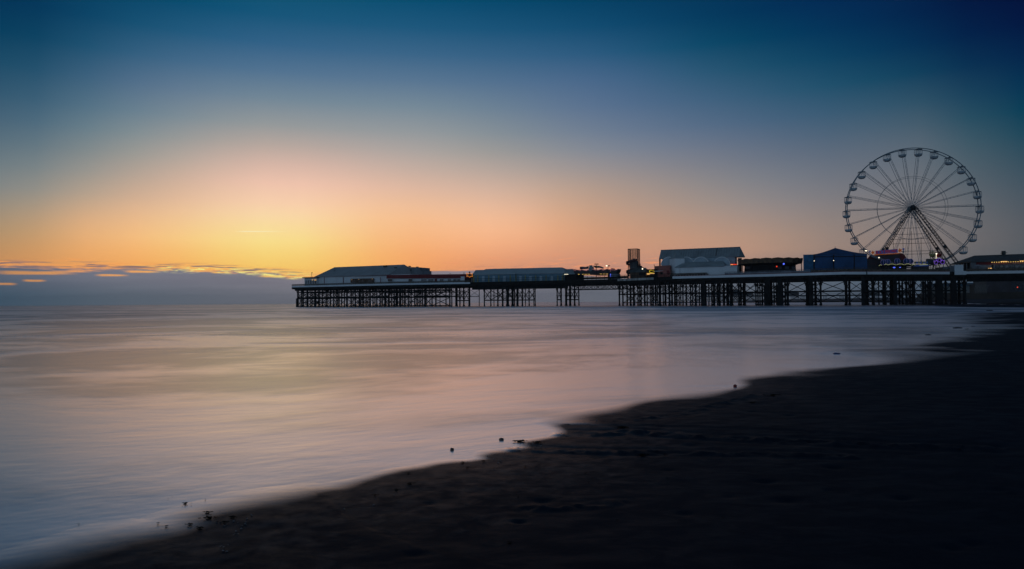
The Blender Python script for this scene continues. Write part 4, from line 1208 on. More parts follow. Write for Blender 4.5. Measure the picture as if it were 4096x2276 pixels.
# ------------------------------------------------------------------ big wheel
TW = rad(15.0)
WA = Vector((math.cos(TW), -math.sin(TW), 0)); WN = Vector((math.sin(TW), math.cos(TW), 0))
HUB = P(3646, 832.6, 9.5)
RW = (P(3650, 595.5, 9.5).z - HUB.z)
wheel = thing('ferris_wheel', Vector((HUB.x, HUB.y, ZD)), 'tall pale steel big wheel with open round cars standing on the pier', 'big wheel')
NG = 26; HWD = 0.85


def ring(mb, r, off, tr, seg=104):
    mb.path([HUB + WN * off + (WA * math.cos(2 * math.pi * k / seg) + UP * math.sin(2 * math.pi * k / seg)) * r for k in range(seg)], tr, n=6, closed=True)


for off in (-HWD, HWD):
    mb = MB(); ring(mb, RW, off, 0.105); mb.build('rim', M['steel'], wheel)
for r_, o_ in ((.53, -.55), (.515, .55)):
    mb = MB(); ring(mb, RW * r_, o_, 0.035); mb.build('inner_ring', M['steel'], wheel)
mb = MB(); mb.tube(HUB - WN * 1.9, HUB + WN * 1.9, .36, n=14); mb.tube(HUB - WN * 1.2, HUB - WN * .95, .58, n=18); mb.tube(HUB + WN * .95, HUB + WN * 1.2, .58, n=18)
mb.build('hub', M['trussm'], wheel)
for k in range(NG):
    t = 2 * math.pi * k / NG
    d = WA * math.cos(t) + UP * math.sin(t); e = WA * -math.sin(t) + UP * math.cos(t)
    mb = MB()
    for off in (-1, 1):
        h0 = HUB + WN * off * 1.05 + d * .5; h1 = HUB + WN * off * HWD + d * RW
        for s in ((-1, 1) if off < 0 else (0,)):
            mb.tube(h0 + e * s * .09, h1 + e * s * .13, .042, n=5)
        if off < 0:
            for q in range(1, 9):
                p = h0.lerp(h1, q / 9); mb.tube(p - e * .11, p + e * .11, .04, n=4)
    mb.tube(HUB + WN * HWD + d * RW, HUB - WN * HWD + d * RW, .08, n=5)
    mb.build('spoke', M['steel'], wheel)

# one car: tub, cage and canopy, then copies
GR = 0.84


def make_car():
    mb = MB(); mb.lathe((0, 0, -1.72), [(.03, 0), (.45, .04), (.72, .2), (GR, .5), (GR + .02, .62), (GR - .06, .62), (.6, .25), (.02, .12)], 20)
    mb.lathe((0, 0, -1.6), [(.5, .0), (.5, .45), (.4, .5), (.02, .5)], 12)
    tub = mb.build('gondola', M['gond'])
    mb = MB()
    for k in range(12):
        a = 2 * math.pi * k / 12
        c = Vector((math.cos(a) * GR, math.sin(a) * GR, 0)); mb.tube(c + UP * -1.12, c + UP * -.1, .016, n=4)
    for h in (-.85, -.55, -.3):
        mb.path([(math.cos(2 * math.pi * k / 24) * GR, math.sin(2 * math.pi * k / 24) * GR, h) for k in range(24)], .015, n=4, closed=True)
    mb.tube((0, 0, -1.2), (0, 0, .12), .05, n=6)
    cage = mb.build('cage', M['gond'])
    mb = MB(); mb.lathe((0, 0, -.1), [(.02, 0), (GR * .95, 0), (GR * .98, .05), (GR * .6, .14), (.06, .2)], 20)
    roof = mb.build('canopy', M['steel'])
    return tub, cage, roof


car = None
for k in range(NG):
    t = 2 * math.pi * k / NG
    if math.sin(t) < -0.80: continue
    loc = HUB + (WA * math.cos(t) + UP * math.sin(t)) * RW - Vector((HUB.x, HUB.y, ZD)) - UP * .1
    if car is None:
        car = make_car(); tub = car[0]
        car[1].parent = tub; car[2].parent = tub
    else:
        tub = car[0].copy(); COL.objects.link(tub)
        for ch in car[1:]:
            o = ch.copy(); COL.objects.link(o); o.parent = tub
    tub.parent = wheel; tub.matrix_parent_inverse = Matrix.Identity(4); tub.location = loc


def truss(mb, p, q, w, n=24, r=.045):
    d = (q - p).normalized(); a = d.cross(WN).normalized(); b = d.cross(a).normalized()
    cs = [a * s + b * t for s, t in ((-w, -w), (w, -w), (w, w), (-w, w))]
    for c in cs:
        mb.tube(p + c, q + c, r, n=4)
    for k in range(n):
        c0, c1 = p.lerp(q, k / n), p.lerp(q, (k + 1) / n)
        for i in range(4):
            mb.tube(c0 + cs[i], c1 + cs[(i + 1) % 4], r * .6, n=4)


for s in (-1, 1):
    for off, foot in ((-1.6, -2.2 if s < 0 else -3.6), (1.6, 1.4 if s < 0 else 2.4)):
        hp = HUB + WN * off + WA * s * .25
        fp = Vector((HUB.x, HUB.y, ZD)) + WA * s * 9.1 + WN * foot
        mb = MB(); truss(mb, hp, fp, .17 if s < 0 else .28, r=.045 if s < 0 else .06); mid = hp.lerp(fp, .62); mb.ball(mid, .38, 5)
        mb.build('support_leg', M['trussm'], wheel)
mb = MB()
for v in (845, 960, 1027, 1080, 1130, 1215, 1248, 1335):
    h = HUB.z - (v - 750) / 654 * RW
    t = (HUB.z - h) / (HUB.z - ZD)
    c = Vector((HUB.x, HUB.y, h)) + WN * (1.6 + t)
    mb.tube(c - WA * (9.1 * t), c + WA * (9.1 * t), .045, n=4)
for x, t0 in ((-3.4, .45), (-1.4, .34), (.4, .34), (2.4, .44), (4.3, .58), (-4.7, .62)):
    a = Vector((HUB.x, HUB.y, HUB.z - t0 * (HUB.z - ZD))) + WN * (1.6 + t0) + WA * x
    mb.tube(a, Vector((a.x, a.y, ZD)), .045, n=4)
mb.build('tie_frame', M['trussm'], wheel)

# ------------------------------------------------------------------ rides at the foot of the wheel
s7 = lambda x, y, b: P(3460 + x * .0854, 980 + y * .0854, b)
ex = thing('thrill_ride', G(3545, 6), 'dark red painted ride front with a lit EXTREME sign and light-up stars', 'ride')
pts = [(80, 1180), (85, 655), (250, 470), (430, 470), (500, 430), (1530, 375), (1750, 390), (1860, 480), (1920, 560), (1935, 660), (1935, 1180)]
mb = MB(); mb.prism([s7(x, y, 5.5) for x, y in pts], NX * 1.2); mb.build('painted_front', M['plum'], ex)
mb = MB(); mb.prism([s7(x, y, 5.4) for x, y in ((1640, 400), (1745, 395), (1855, 485), (1915, 565), (1930, 655), (1700, 700), (1650, 560))], NX * .08); mb.build('red_wing', M['red'], ex)
mb = MB(); mb.prism([s7(x, y, 5.4) for x, y in ((95, 655), (250, 480), (380, 490), (360, 640))], NX * .08); mb.build('red_wing', M['red'], ex)
mb = MB(); mb.prism([s7(x, y, 5.2) for x, y in ((490, 272), (1530, 182), (1530, 362), (490, 422))], NX * .2); sg = mb.build('sign_board', M['signblue'], ex)
mb = MB(); mb.prism([s7(x, y, 5.15) for x, y in ((420, 460), (480, 428), (1620, 372), (1600, 412), (640, 465), (430, 500))], NX * .15); mb.build('gold_edge', M['signorange'], ex)
GLY = {'E': [((0, 0), (0, 1)), ((0, 1), (1, 1)), ((0, .5), (.8, .5)), ((0, 0), (1, 0))], 'X': [((0, 0), (1, 1)), ((0, 1), (1, 0))], 'T': [((0, 1), (1, 1)), ((.5, 0), (.5, 1))],
       'R': [((0, 0), (0, 1)), ((0, 1), (1, 1)), ((1, 1), (1, .5)), ((0, .5), (1, .5)), ((.4, .5), (1, 0))], 'M': [((0, 0), (0, 1)), ((0, 1), (.5, .4)), ((.5, .4), (1, 1)), ((1, 1), (1, 0))],
       'W': [((0, 1), (.25, 0)), ((.25, 0), (.5, .6)), ((.5, .6), (.75, 0)), ((.75, 0), (1, 1))], 'A': [((0, 0), (.5, 1)), ((.5, 1), (1, 0)), ((.2, .4), (.8, .4))],
       'C': [((0, 0), (0, 1)), ((0, 1), (1, 1)), ((0, 0), (1, 0))], 'H': [((0, 0), (0, 1)), ((1, 0), (1, 1)), ((0, .5), (1, .5))], 'O': [((0, 0), (0, 1)), ((0, 1), (1, 1)), ((1, 1), (1, 0)), ((1, 0), (0, 0))]}


def letters(word, f, parent, m_, r):
    n = len(word)
    for i, ch in enumerate(word):
        mb = MB()
        for (a, b), (c, d) in GLY[ch]:
            mb.tube(f((i + .18 + a * .64) / n, b), f((i + .18 + c * .64) / n, d), r, n=5)
        mb.build('letter', m_, parent)


def fsign(t, h):
    x = 500 + t * 1020; y0 = 412 - t * 58; y1 = 285 - t * 90
    return s7(x, y0 + (y1 - y0) * (.12 + .76 * h), 5.12)


letters('EXTREME', fsign, sg, M['signred'], .075)


def star(mb, c, r, rot=0):
    pts = []
    for k in range(10):
        a = math.pi / 2 + k * math.pi / 5 + rot; rr_ = r if k % 2 == 0 else r * .45
        pts.append(c + AX * rr_ * math.cos(a) + UP * rr_ * math.sin(a))
    mb.prism(pts, NX * .12)


for x, y, r, m_ in ((228, 300, .3, 'signblue'), (370, 350, .5, 'signorange'), (1640, 250, .55, 'signorange'), (1800, 190, .35, 'signblue'), (1790, 310, .35, 'tealroof')):
    mb = MB(); star(mb, s7(x, y, 5.1), r, .15); mb.tube(s7(x, y, 5.3), s7(x, y + 220, 5.7), .05, n=5); mb.build('star', M[m_], ex)
mb = MB(); mb.tube(s7(280, 500, 5.0), s7(1250, 860, 4.6), .28, n=8); mb.ball(s7(1250, 860, 4.6), .4, 6); mb.build('ride_arm', M['greyp'], ex)
for x, y in ((655, 590), (25, 268), (70, 272)):
    mb = MB(); mb.ball(s7(x, y, 4.4), .12, 5); mb.build('lamp', M['whitel'], ex)
mb = MB(); mb.prism([s7(x, y, 5.3) for x, y in ((660, 280), (780, 250), (830, 300), (790, 440), (660, 470))], NX * .4); mb.build('joint_cover', M['trussm'], ex)

br = thing('balloon_ride', G(3590, 3.5), 'small balloon ride with lilac neon balloons above a scalloped lit canopy', 'ride')
for x, y, r in ((860, 805, .5), (1060, 785, .52), (1510, 760, .55), (1950, 760, .58), (2135, 765, .52)):
    c = s7(x, y, 3.4)
    mb = MB(); mb.ball(c, r, 8, (1, 1, 1.12)); b_ = mb.build('balloon', M['tarp'], br)
    mb = MB()
    for a in (0, 1.57, 3.14, 4.71):
        dd = AX * math.cos(a - 1.57) + NX * math.sin(a - 1.57)
        mb.path([c + dd * (r + .02) * math.sin(math.pi * k / 10) + UP * (r + .02) * 1.12 * math.cos(math.pi * k / 10) for k in range(1, 10)], .024, n=4)
    mb.build('neon_rib', M['neonl'], b_)
arcs = [(650, 780, 985, 950), (910, 1060, 930, 930), (1085, 1445, 930, 930), (1480, 1840, 925, 925), (1865, 2160, 915, 925), (2195, 2350, 950, 950)]
for x0, x1, y0, y1 in arcs:
    pts = [s7(x0 + (x1 - x0) * k / 8, y0 + (y1 - y0) * k / 8 - 40 * math.sin(math.pi * k / 8), 2.8) for k in range(9)]
    mb = MB(); mb.path(pts, .045, n=4); mb.build('canopy_edge_light', M['cream'], br)
mb = MB(); mb.prism([s7(x, y, 2.85) for x, y in ((650, 990), (720, 940), (900, 935), (1260, 895), (1660, 885), (2010, 880), (2270, 910), (2350, 955), (2350, 980), (650, 1010))], NX * 3); mb.build('canopy', M['dark'], br)
for x in (800, 1080, 1460, 1850, 2180, 2230):
    mb = MB(); a = s7(x, 960, 3); mb.tube(Vector((a.x, a.y, ZD)), a, .09, n=6); mb.build('post', M['dark'], br)
block(3524, 3626, 1069, 1068, 3.6, 5).build('base_wall', M['dark'], br)
for x, y, r in ((1365, 1060, .22), (1640, 1055, .14)):
    mb = MB(); mb.ball(s7(x, y, 2.9), r, 5, (1.3, 1, .8)); mb.build('lamp', M['bluel'], br)

s8 = lambda x, y, b: P(3640 + x * .0854, 980 + y * .0854, b)
sr = thing('striped_stall', G(3685, 4), 'low stall with blue and yellow striped boards beside the balloon ride', 'stall')
block(3652, 3716, 1059, 1057, 3.0, 6).build('wall', M['plum'], sr)
mb = MB(); mb.prism([s8(x, y, 2.7) for x, y in ((150, 1000), (240, 960), (480, 930), (800, 905), (880, 940), (880, 985), (400, 1000))], NX * 3.4); mb.build('awning', M['signblue'], sr)
mb = MB(); mb.tube(s8(450, 935, 2.65), s8(830, 915, 2.65), .06, n=5); mb.build('awning_light', M['cream'], sr)
for i, x in enumerate((200, 290, 375, 460, 545, 620, 690, 745)):
    mb = MB(); a = s8(x, 868 - i * 3, 3.2); mb.box(a, AX * .36, NX * .1, UP * .33); mb.tube(a + AX * .18, a + AX * .18 - UP * .6, .04, n=4); mb.build('flag_board', M['yellowp'] if i % 2 == 0 else M['signblue'], sr)

kw = thing('kiddie_wheel', G(3742, 6), 'small children\'s wheel with a yellow and a dark red tub car', 'ride')
for x, m_ in ((1050, 'yellowp'), (1350, 'red')):
    c = s8(x, 570, 5); mb = MB(); mb.lathe(c, [(.05, 0), (.4, .05), (.62, .4), (.66, .8), (.6, .8), (.5, .4), (.05, .2)], 16); tb = mb.build('tub_car', M[m_], kw)
    mb = MB(); mb.lathe(c + UP * 1.05, [(.66, 0), (.6, .12), (.3, .22), (.04, .25)], 16)
    for a in range(4):
        dd = AX * math.cos(a * 1.57) + NX * math.sin(a * 1.57); mb.tube(c + dd * .6 + UP * .75, c + dd * .6 + UP * 1.08, .04, n=4)
    mb.build('car_roof', M[m_], tb)
mb = MB(); hc = s8(1240, 760, 5.2)
for k in range(8):
    a = k * math.pi / 4; mb.tube(hc, hc + (AX * math.cos(a) + UP * math.sin(a)) * 1.15, .045, n=4)
    b2 = (k + 1) * math.pi / 4; mb.tube(hc + (AX * math.cos(a) + UP * math.sin(a)) * 1.15, hc + (AX * math.cos(b2) + UP * math.sin(b2)) * 1.15, .045, n=4)
for x in (1050, 1350):
    mb.tube(hc, s8(x, 575, 5.1), .05, n=4)
for s in (-1, 1):
    mb.tube(hc, Vector((hc.x, hc.y, ZD)) + AX * s * 1.2, .08, n=5)
mb.tube(s8(950, 200, 5.1), s8(950, 640, 5.1), .06, n=5)
mb.build('frame', M['trussm'], kw)
mb = MB(); mb.ball(s8(1235, 410, 4.6), .16, 6); mb.tube(s8(1235, 410, 4.7), s8(1220, 640, 5.0), .04, n=4); mb.build('lamp', M['whitel'], kw)
db = thing('speaker_cabin', G(3722, 4), 'plain dark box cabin behind the purple neon sign', 'cabin')
mb = MB(); mb.prism([s8(x, y, 4.0) for x, y in ((780, 640), (1110, 660), (1115, 880), (880, 905), (770, 890))], NX * 2); mb.build('body', M['slate'], db)
mb = MB(); a = s8(790, 880, 4.3); mb.tube(a, Vector((a.x, a.y, ZD)), .1, n=6); a = s8(1080, 880, 4.3); mb.tube(a, Vector((a.x, a.y, ZD)), .1, n=6); mb.build('leg', M['dark'], db)
ns_ = thing('neon_sign', G(3757, 3), 'purple neon outline of a pot between two round cups on a dark board', 'sign')
loops = [[(1300, 630), (1440, 630), (1430, 690), (1455, 745), (1370, 790), (1285, 745), (1325, 690)],
         [(1165, 800), (1190, 750), (1260, 745), (1310, 800), (1285, 860), (1240, 900), (1160, 890), (1150, 840)],
         [(1450, 770), (1500, 715), (1570, 725), (1605, 800), (1595, 880), (1490, 885), (1430, 830)],
         [(1110, 745), (1155, 740), (1160, 780), (1120, 785)], [(1210, 680), (1250, 685), (1245, 730), (1212, 725)], [(1465, 690), (1500, 675), (1510, 705), (1470, 735)], [(1575, 740), (1600, 712), (1630, 760), (1600, 745)]]
for lp_ in loops:
    mb = MB(); mb.path([s8(x, y, 2.6) for x, y in lp_], .032, n=5, closed=True); mb.build('neon_loop', M['neonp'], ns_)
mb = MB(); mb.prism([s8(x, y, 2.75) for x, y in ((1140, 640), (1600, 650), (1640, 900), (1120, 910))], NX * .1)
for x in (1200, 1560):
    a = s8(x, 890, 2.9); mb.tube(a, Vector((a.x, a.y, ZD)), .07, n=5)
mb.build('backing_board', M['dark'], ns_)
tb_ = thing('wooden_planter', G(3757, 2), 'low brown tub in front of the purple neon sign', 'tub')
mb = MB(); mb.lathe(G(3757, 1.8), [(.6, 0), (.7, .5), (.78, .95), (.72, 1.0), (.3, 1.02), (.02, 1.02)], 18); mb.build('tub', M['wood'], tb_)

bx = thing('white_booth', G(3835, 2), 'plain white boxy booth on a wider plinth at the end of the ride deck', 'booth')
block(3818.5, 3853, 1059.5, 1059, .2, 3.5).build('body', M['white'], bx)
mb = block(3818, 3865, 1084, 1083.6, -.1, 3.6, z=6.5); mb.build('plinth', M['white'], bx)
block(3797, 3817.5, 1062, 1061, 1.6, 3.6).build('side_box', M['greyp'], bx)
mb = block(3768, 3796, 1067, 1066, 2.2, 3.4); mb.build('low_box', M['greyp'], bx)

# ------------------------------------------------------------------ pub on the landward end
s9 = lambda x, y, b: P(3720 + x * .2096, 960 + y * .2096, b)
pub = thing('pub_building', G(4050, 9), 'low pub with a dark slate hipped roof, roof vent and red sign band', 'pub')
a, b2 = s9(785, 409, 3.0), s9(2500, 372, 3.0); r1 = s9(845, 297, 9); r2 = s9(2300, 246, 9)
mb, Cq, Dq = hip(a, b2, r1, r2, .18)
mb.build('roof', M['slate'], pub)
p0, p1 = s9(800, 412, 3.5), s9(2480, 374, 3.5)
mb = MB(); dd = NX * 10.5; lo = lambda p: Vector((p.x, p.y, ZD)); zt_ = min(p0.z, p1.z) - .05
vs = [lo(p0), lo(p1), lo(p1) + dd, lo(p0) + dd] + [Vector((p.x, p.y, zt_)) for p in (p0, p1, p1 + dd, p0 + dd)]
mb.add(vs, [(0, 3, 2, 1), (4, 5, 6, 7), (0, 1, 5, 4), (1, 2, 6, 5), (2, 3, 7, 6), (3, 0, 4, 7)]); mb.build('wall', M['greyp'], pub)
mb = MB(); mb.add([s9(555, 432, 9), s9(785, 411, 3.0), s9(845, 299, 9), s9(640, 432, 9) + NX * 3], [(0, 1, 2), (0, 2, 3), (1, 3, 2), (0, 3, 1)]); mb.build('porch_roof', M['slate'], pub)
for x, b in ((640, 7.5), (700, 6), (785, 3.4)):
    mb = MB(); q = s9(x, 425, b); mb.tube(lo(q), q, .12, n=6); mb.build('porch_post', M['greyp'], pub)
block(3855, 3884, 1049.5, 1048.5, 7.6, 11).build('porch_wall', M['glass'], pub)
panel(3905, 3966, 1047, 1058.5, 3.5, .1, proud=.1).build('red_panel', M['red'], pub)
band = panel(3966.5, 4110, 1050, 1057.5, 3.5, .1, proud=.08, va1=1046, vb1=1055).build('sign_band', M['brick'], pub)
M['faint'] = mat('faded_letter_paint', (0.42, 0.26, 0.24), 0.6, 0.1, 1.0)
letters('WATCHO', lambda t, h: s9(1562 + t * 245, 462 - t * 6 - h * 27, 3.36), band, M['faint'], .05)
for x0, x1 in ((1340, 1392), (1420, 1506), (1540, 1572), (1620, 1700), (1710, 1792), (1260, 1315)):
    w = panel(3720 + (x0 - 8) * .2096, 3720 + (x1 + 8) * .2096, 1059, 1073.5, 3.5, .08, proud=.05).build('window', M['slate'], pub)
    panel(3720 + x0 * .2096, 3720 + x1 * .2096, 1060.5, 1072.5, 3.5, .06, proud=.08).build('pane', M['pale_glass'] if x0 > 1300 else M['glass'], w)
panel(3967, 3974, 1059, 1076, 3.5, .08, proud=.05).build('door', M['dark'], pub)
cup = MB(); q = s9(1405, 280, 9); cup.box(Vector((q.x, q.y, q.z - .5)) - AX * .35 - NX * .35, AX * .7, NX * .7, UP * 1.35); cup.build('roof_vent', M['slate'], pub)
cup = MB(); q = s9(1405, 250, 9); ev = [q + AX * sx * .68 + NX * sy * .68 for sx, sy in ((-1, -1), (1, -1), (1, 1), (-1, 1))]; cup.add(ev + [s9(1405, 229, 9)], [(0, 1, 4), (1, 2, 4), (2, 3, 4), (3, 0, 4), (3, 2, 1, 0)]); cup.build('vent_cap', M['slate'], pub)
sl = thing('string_lights', s9(1400, 415, 2.7), 'row of warm round bulbs and lit bars along the pub eaves', 'lights')
for x in (1183, 1228, 1271, 1317, 1363, 1408, 1452, 1497, 1542, 1590, 1634, 1680, 1728, 1772):
    mb = MB(); mb.ball(s9(x, 425 - (x - 1183) * .022, 2.6), .075, 6); mb.build('bulb', M['bulb'], sl)
for x0, x1, y in ((1348, 1478, 411), (1715, 1790, 401)):
    mb = MB(); mb.tube(s9(x0, y, 2.6), s9(x1, y - 2, 2.6), .06, n=6); mb.build('light_bar', M['tubew'], sl)
bl = thing('counter_light', s9(1160, 538, 3.0), 'short warm lit bar low on the pub front', 'light')
mb = MB(); mb.tube(s9(1115, 538, 3.0), s9(1122, 538, 3.0), .08, n=5); mb.tube(s9(1142, 538, 3.0), s9(1184, 537, 3.0), .09, n=6); mb.build('tube', M['tubew'], bl)
um = thing('parasol', lo(s9(870, 560, 1.6)), 'flat dark parasol on a pole in front of the red pub panel', 'parasol')
q = s9(872, 500, 1.6); w_ = (s9(990, 498, 1.6) - s9(845, 500, 1.6)).length / 2; q2 = s9(915, 500, 1.6)
mb = MB(); mb.lathe(q2, [(w_, 0), (w_ * .5, .22), (.05, .36), (.02, .4)], 14); mb.build('canopy', M['greyp'], um)
mb = MB(); mb.tube(Vector((q2.x, q2.y, ZD)), q2 + UP * .3, .05, n=6); mb.build('pole', M['dark'], um)

# ------------------------------------------------------------------ far shore: the other pier and the seafront
YN = 1250.0
np_ = thing('far_pier', at(3250, 1200, YN), 'second pier far off, faint blue, seen between the near pier legs', 'pier')
mf = mat('far_iron', (0.03, 0.035, 0.04), 0.9, 0.1, 0.05, spec=0.05)
f0, f1 = at(2790, 1185, YN), at(3760, 1176, YN)
e_ = (f1 - f0); e_.z = 0; zd = 10.0
mb = MB(); mb.box(Vector((f0.x, f0.y, zd - 1.6)), e_, Vector((0, 14, 0)), UP * 2.6); mb.build('deck', mf, np_)
for u0, u1, st in ((2790, 2890, 5), (2895, 2960, 5), (2984, 3020, 5), (3164, 3198, 5), (3204, 3221, 5), (3262, 3282, 6), (3295, 3312, 6), (3359, 3377, 5), (3424, 3440, 5), (3500, 3512, 5), (3530, 3540, 4), (3570, 3580, 4), (3630, 3656, 5), (3704, 3716, 5)):
    mb = MB(); u = u0
    while u <= u1:
        for dy in (0, 12):
            p = at(u, 1200, YN + dy); mb.tube(Vector((p.x, p.y, -1)), Vector((p.x, p.y, zd - 1.5)), .55, n=5)
        u += st
    p, q = at(u0, 1200, YN), at(u1, 1200, YN); mb.tube(Vector((p.x, p.y, 3.5)), Vector((q.x, q.y, 3.5)), .3, n=4)
    mb.build('leg_cluster', mf, np_)


def far_box(name, u0, u1, vt, vb, y, dep, m_, parent):
    a, b2 = at(u0, vb, y), at(u1, vb, y); t = at((u0 + u1) / 2, vt, y).z
    mb = MB(); mb.box(a, Vector((b2.x - a.x, 0, 0)), Vector((0, dep, 0)), UP * (t - a.z)); return mb.build(name, m_, parent)


for u0, u1, vt in ((2820, 2884, 1172), (2930, 2955, 1157), (2955, 3012, 1171), (2984, 3012, 1166), (3164, 3196, 1170), (3168, 3190, 1163), (3500, 3520, 1166), (3560, 3640, 1165)):
    far_box('pavilion', u0, u1, vt, 1180.5, YN, 30, mf, np_)
mb = MB(); p, q = at(2800, 1176, YN), at(3750, 1171, YN); mb.tube(p, q, .22, n=4); mb.build('railing', mf, np_)

YS = 330.0
sw = thing('sea_wall', at(3990, 1168, 300), 'long dark sea wall and kerb along the top of the far beach', 'wall')
mb = MB(); p = at(3700, 1170, 400); q = at(4300, 1170, 300); mb.box(Vector((p.x, p.y, 0)), Vector((q.x - p.x, q.y - p.y, 0)), Vector((0, 8, 0)), UP * 4.6); mb.build('wall', M['fardark'], sw)
h1 = thing('seafront_hall', at(3870, 1165, 520), 'long flat blue clad building far along the seafront', 'building')
far_box('wall', 3780, 3911, 1144.5, 1172, 520, 30, M['farpale'], h1); far_box('upper_storey', 3780, 3911, 1131.5, 1144.2, 519, 32, M['farblue'], h1)
h2 = thing('seafront_cafe', at(3958, 1165, 430), 'small seafront building with a wide flat eave, one chimney and a pink banner', 'building')
far_box('wall', 3938, 3984, 1137.6, 1170, 430, 14, M['fardark'], h2); far_box('roof', 3933, 3986, 1133.5, 1137.5, 428, 18, M['slate'], h2); far_box('chimney', 3954.5, 3958, 1126, 1133.4, 436, 1.2, M['slate'], h2)
far_box('banner', 3946, 3966, 1140, 1148, 429.6, .2, mat('pink_banner', (0.16, 0.09, 0.13), .7, .2, .3), h2)
mb = MB(); mb.ball(at(3979, 1154.5, 429), .35, 5); mb.build('lamp', lamp('dim_amber', (1, .5, .25), .8), h2)
h3 = thing('brick_block', at(4015, 1165, 400), 'tall dark brown building under the pier deck at the right edge', 'building')
far_box('wall', 3986, 4046, 1085, 1172, 400, 20, M['fardark'], h3); far_box('end_wall', 3984, 3986, 1090, 1172, 399.5, 18, M['slate'], h3)
h4 = thing('terrace_block', at(4080, 1165, 380), 'dark blue grey terrace front right of the brown building', 'building')
far_box('wall', 4046.5, 4180, 1085, 1172, 380, 20, mat('dusk_render', (0.03, 0.038, 0.055), .8, .2, .2), h4)
for u in range(4054, 4170, 12):
    for v in (1126, 1138, 1150):
        far_box('window', u, u + 5, v, v + 7, 379.8, .15, M['glass'], h4)
tl = thing('signal_lamp', at(4070, 1149, 370), 'small red lamp on a post before the dark terrace', 'lamp')
mb = MB(); p = at(4070, 1149, 370); mb.tube(Vector((p.x, p.y, 3)), p, .08, n=5); mb.build('post', M['dark'], tl); mb = MB(); mb.ball(p, .32, 5); mb.build('lens', lamp('dim_red', (1, .1, .05), .7), tl)
cp = None
for k in range(9):
    c = at(3896 + k * 6.2, 1166, 345); c.z = 4.0
    if cp is None:
        cp = thing('curved_mast', c, 'pale curved seafront mast leaning beside the small chimneyed building', 'mast', 'curved masts on the seafront')
        mb = MB(); mb.path([c + Vector((1.6 * (t ** 2), 0, 4.6 * math.sin(t * 1.3))) for t in [i / 6 for i in range(7)]], .07, n=5); mb.build('mast', M['farpale'], cp)
    else:
        t = cp.copy(); COL.objects.link(t); t.location = c
        for ch in cp.children:
            o = ch.copy(); COL.objects.link(o); o.parent = t

# ------------------------------------------------------------------ small things on the sand
from mathutils.bvhtree import BVHTree
bvh = BVHTree.FromPolygons([v.co[:] for v in me_sand.vertices], [p.vertices[:] for p in me_sand.polygons])


def on_sand(u, v):
    p = atz(u, v, 0.04)
    hit = bvh.ray_cast(Vector((p.x, p.y, 5)), Vector((0, 0, -1)))
    zz = max(hit[0].z if hit[0] else 0.04, -0.02)
    p = atz(u, v, max(zz, 0))
    return Vector((p.x, p.y, zz))


def pebble(name, u, v, r, sq, m_, label, cat, group=None, seed=0):
    c = on_sand(u, v); rs_ = np.random.RandomState(seed)
    mb = MB(); mb.ball((0, 0, 0), r, 8)
    for i, p in enumerate(mb.v):
        d = p.normalized(); k = 1 + .16 * math.sin(d.x * 5 + seed) * math.cos(d.y * 4 + seed * 2) + .08 * math.sin(d.z * 9 + seed)
        mb.v[i] = Vector((p.x * sq[0], p.y * sq[1], p.z * sq[2])) * k
    o = mb.build(name, m_); o.location = c + UP * r * sq[2] * .45
    return tag(o, label, cat, group)


pebble('rock', 1808, 1800, .015, (1, 1, .95), M['stone'], 'small round dark stone standing in the shallow water', 'stone', seed=1)
pebble('rock', 2006, 1759, .016, (1.3, 1, .8), M['stone'], 'tiny angular stone at the tip of the weed bank', 'stone', seed=2)
pebble('bottle', 3346, 1417, .06, (1.3, .8, .4), mat('blue_plastic', (.02, .05, .16), .35, .1, 3), 'oblong dark blue float lying in the far shallows', 'float', seed=3)
pebble('ball', 2940, 1546, .022, (1, 1, .9), mat('red_plastic', (.16, .006, .008), .4, .05, 3), 'small red ball at the edge of the wet sand', 'ball', seed=4)
for k, (u, v, s) in enumerate(((3830, 1313, .10), (3712, 1340, .06), (3869, 1317, .04), (3959, 1243, .20), (3893, 1306, .05))):
    pebble('rock', u, v, s, (1.7, 1, .35), M['stone'], ('low flat dark stone in the wet shallows', 'low dark mound at the water edge', 'small dark stone beside the flat stone', 'long low dark hump in the far channel', 'tiny dark stone at the end of the far shallows')[k], 'stone', seed=10 + k)


def weed(u, v, s, seed, label, group=None, n=26, m_=None):
    """a clump of flat wet fronds, each a bent leaf"""
    c = on_sand(u, v); r_ = random.Random(seed); mb = MB(); s *= 0.5
    for k in range(n):
        a = r_.uniform(0, 6.283); d0 = abs(r_.gauss(0, .36)) * s
        p = Vector((math.cos(a) * d0 * 1.5, math.sin(a) * d0 * .7, 0)); b = r_.uniform(0, 6.283); L = s * r_.uniform(.25, .7); w = s * r_.uniform(.06, .16)
        d = Vector((math.cos(b), math.sin(b), 0)); q = Vector((-d.y, d.x, 0)); hz = s * r_.uniform(.04, .16) * math.exp(-d0 / s)
        vs = []
        for i in range(4):
            t = i / 3; cc = p + d * L * (t - .5) + UP * (hz * math.sin(math.pi * (t * .8 + .1)) + .004 + .003 * k / n)
            vs += [cc - q * w * math.sin(math.pi * (t * .8 + .1)) , cc + q * w * math.sin(math.pi * (t * .8 + .1)) + UP * w * .3]
        mb.add(vs, [(0, 1, 3, 2), (2, 3, 5, 4), (4, 5, 7, 6)], True)
    mb.ball((0, 0, 0), s * .3, 5, (1.5, .8, .18))
    o = mb.build('seaweed', m_ or M['weed']); o.location = c
    return tag(o, label, 'seaweed', group)


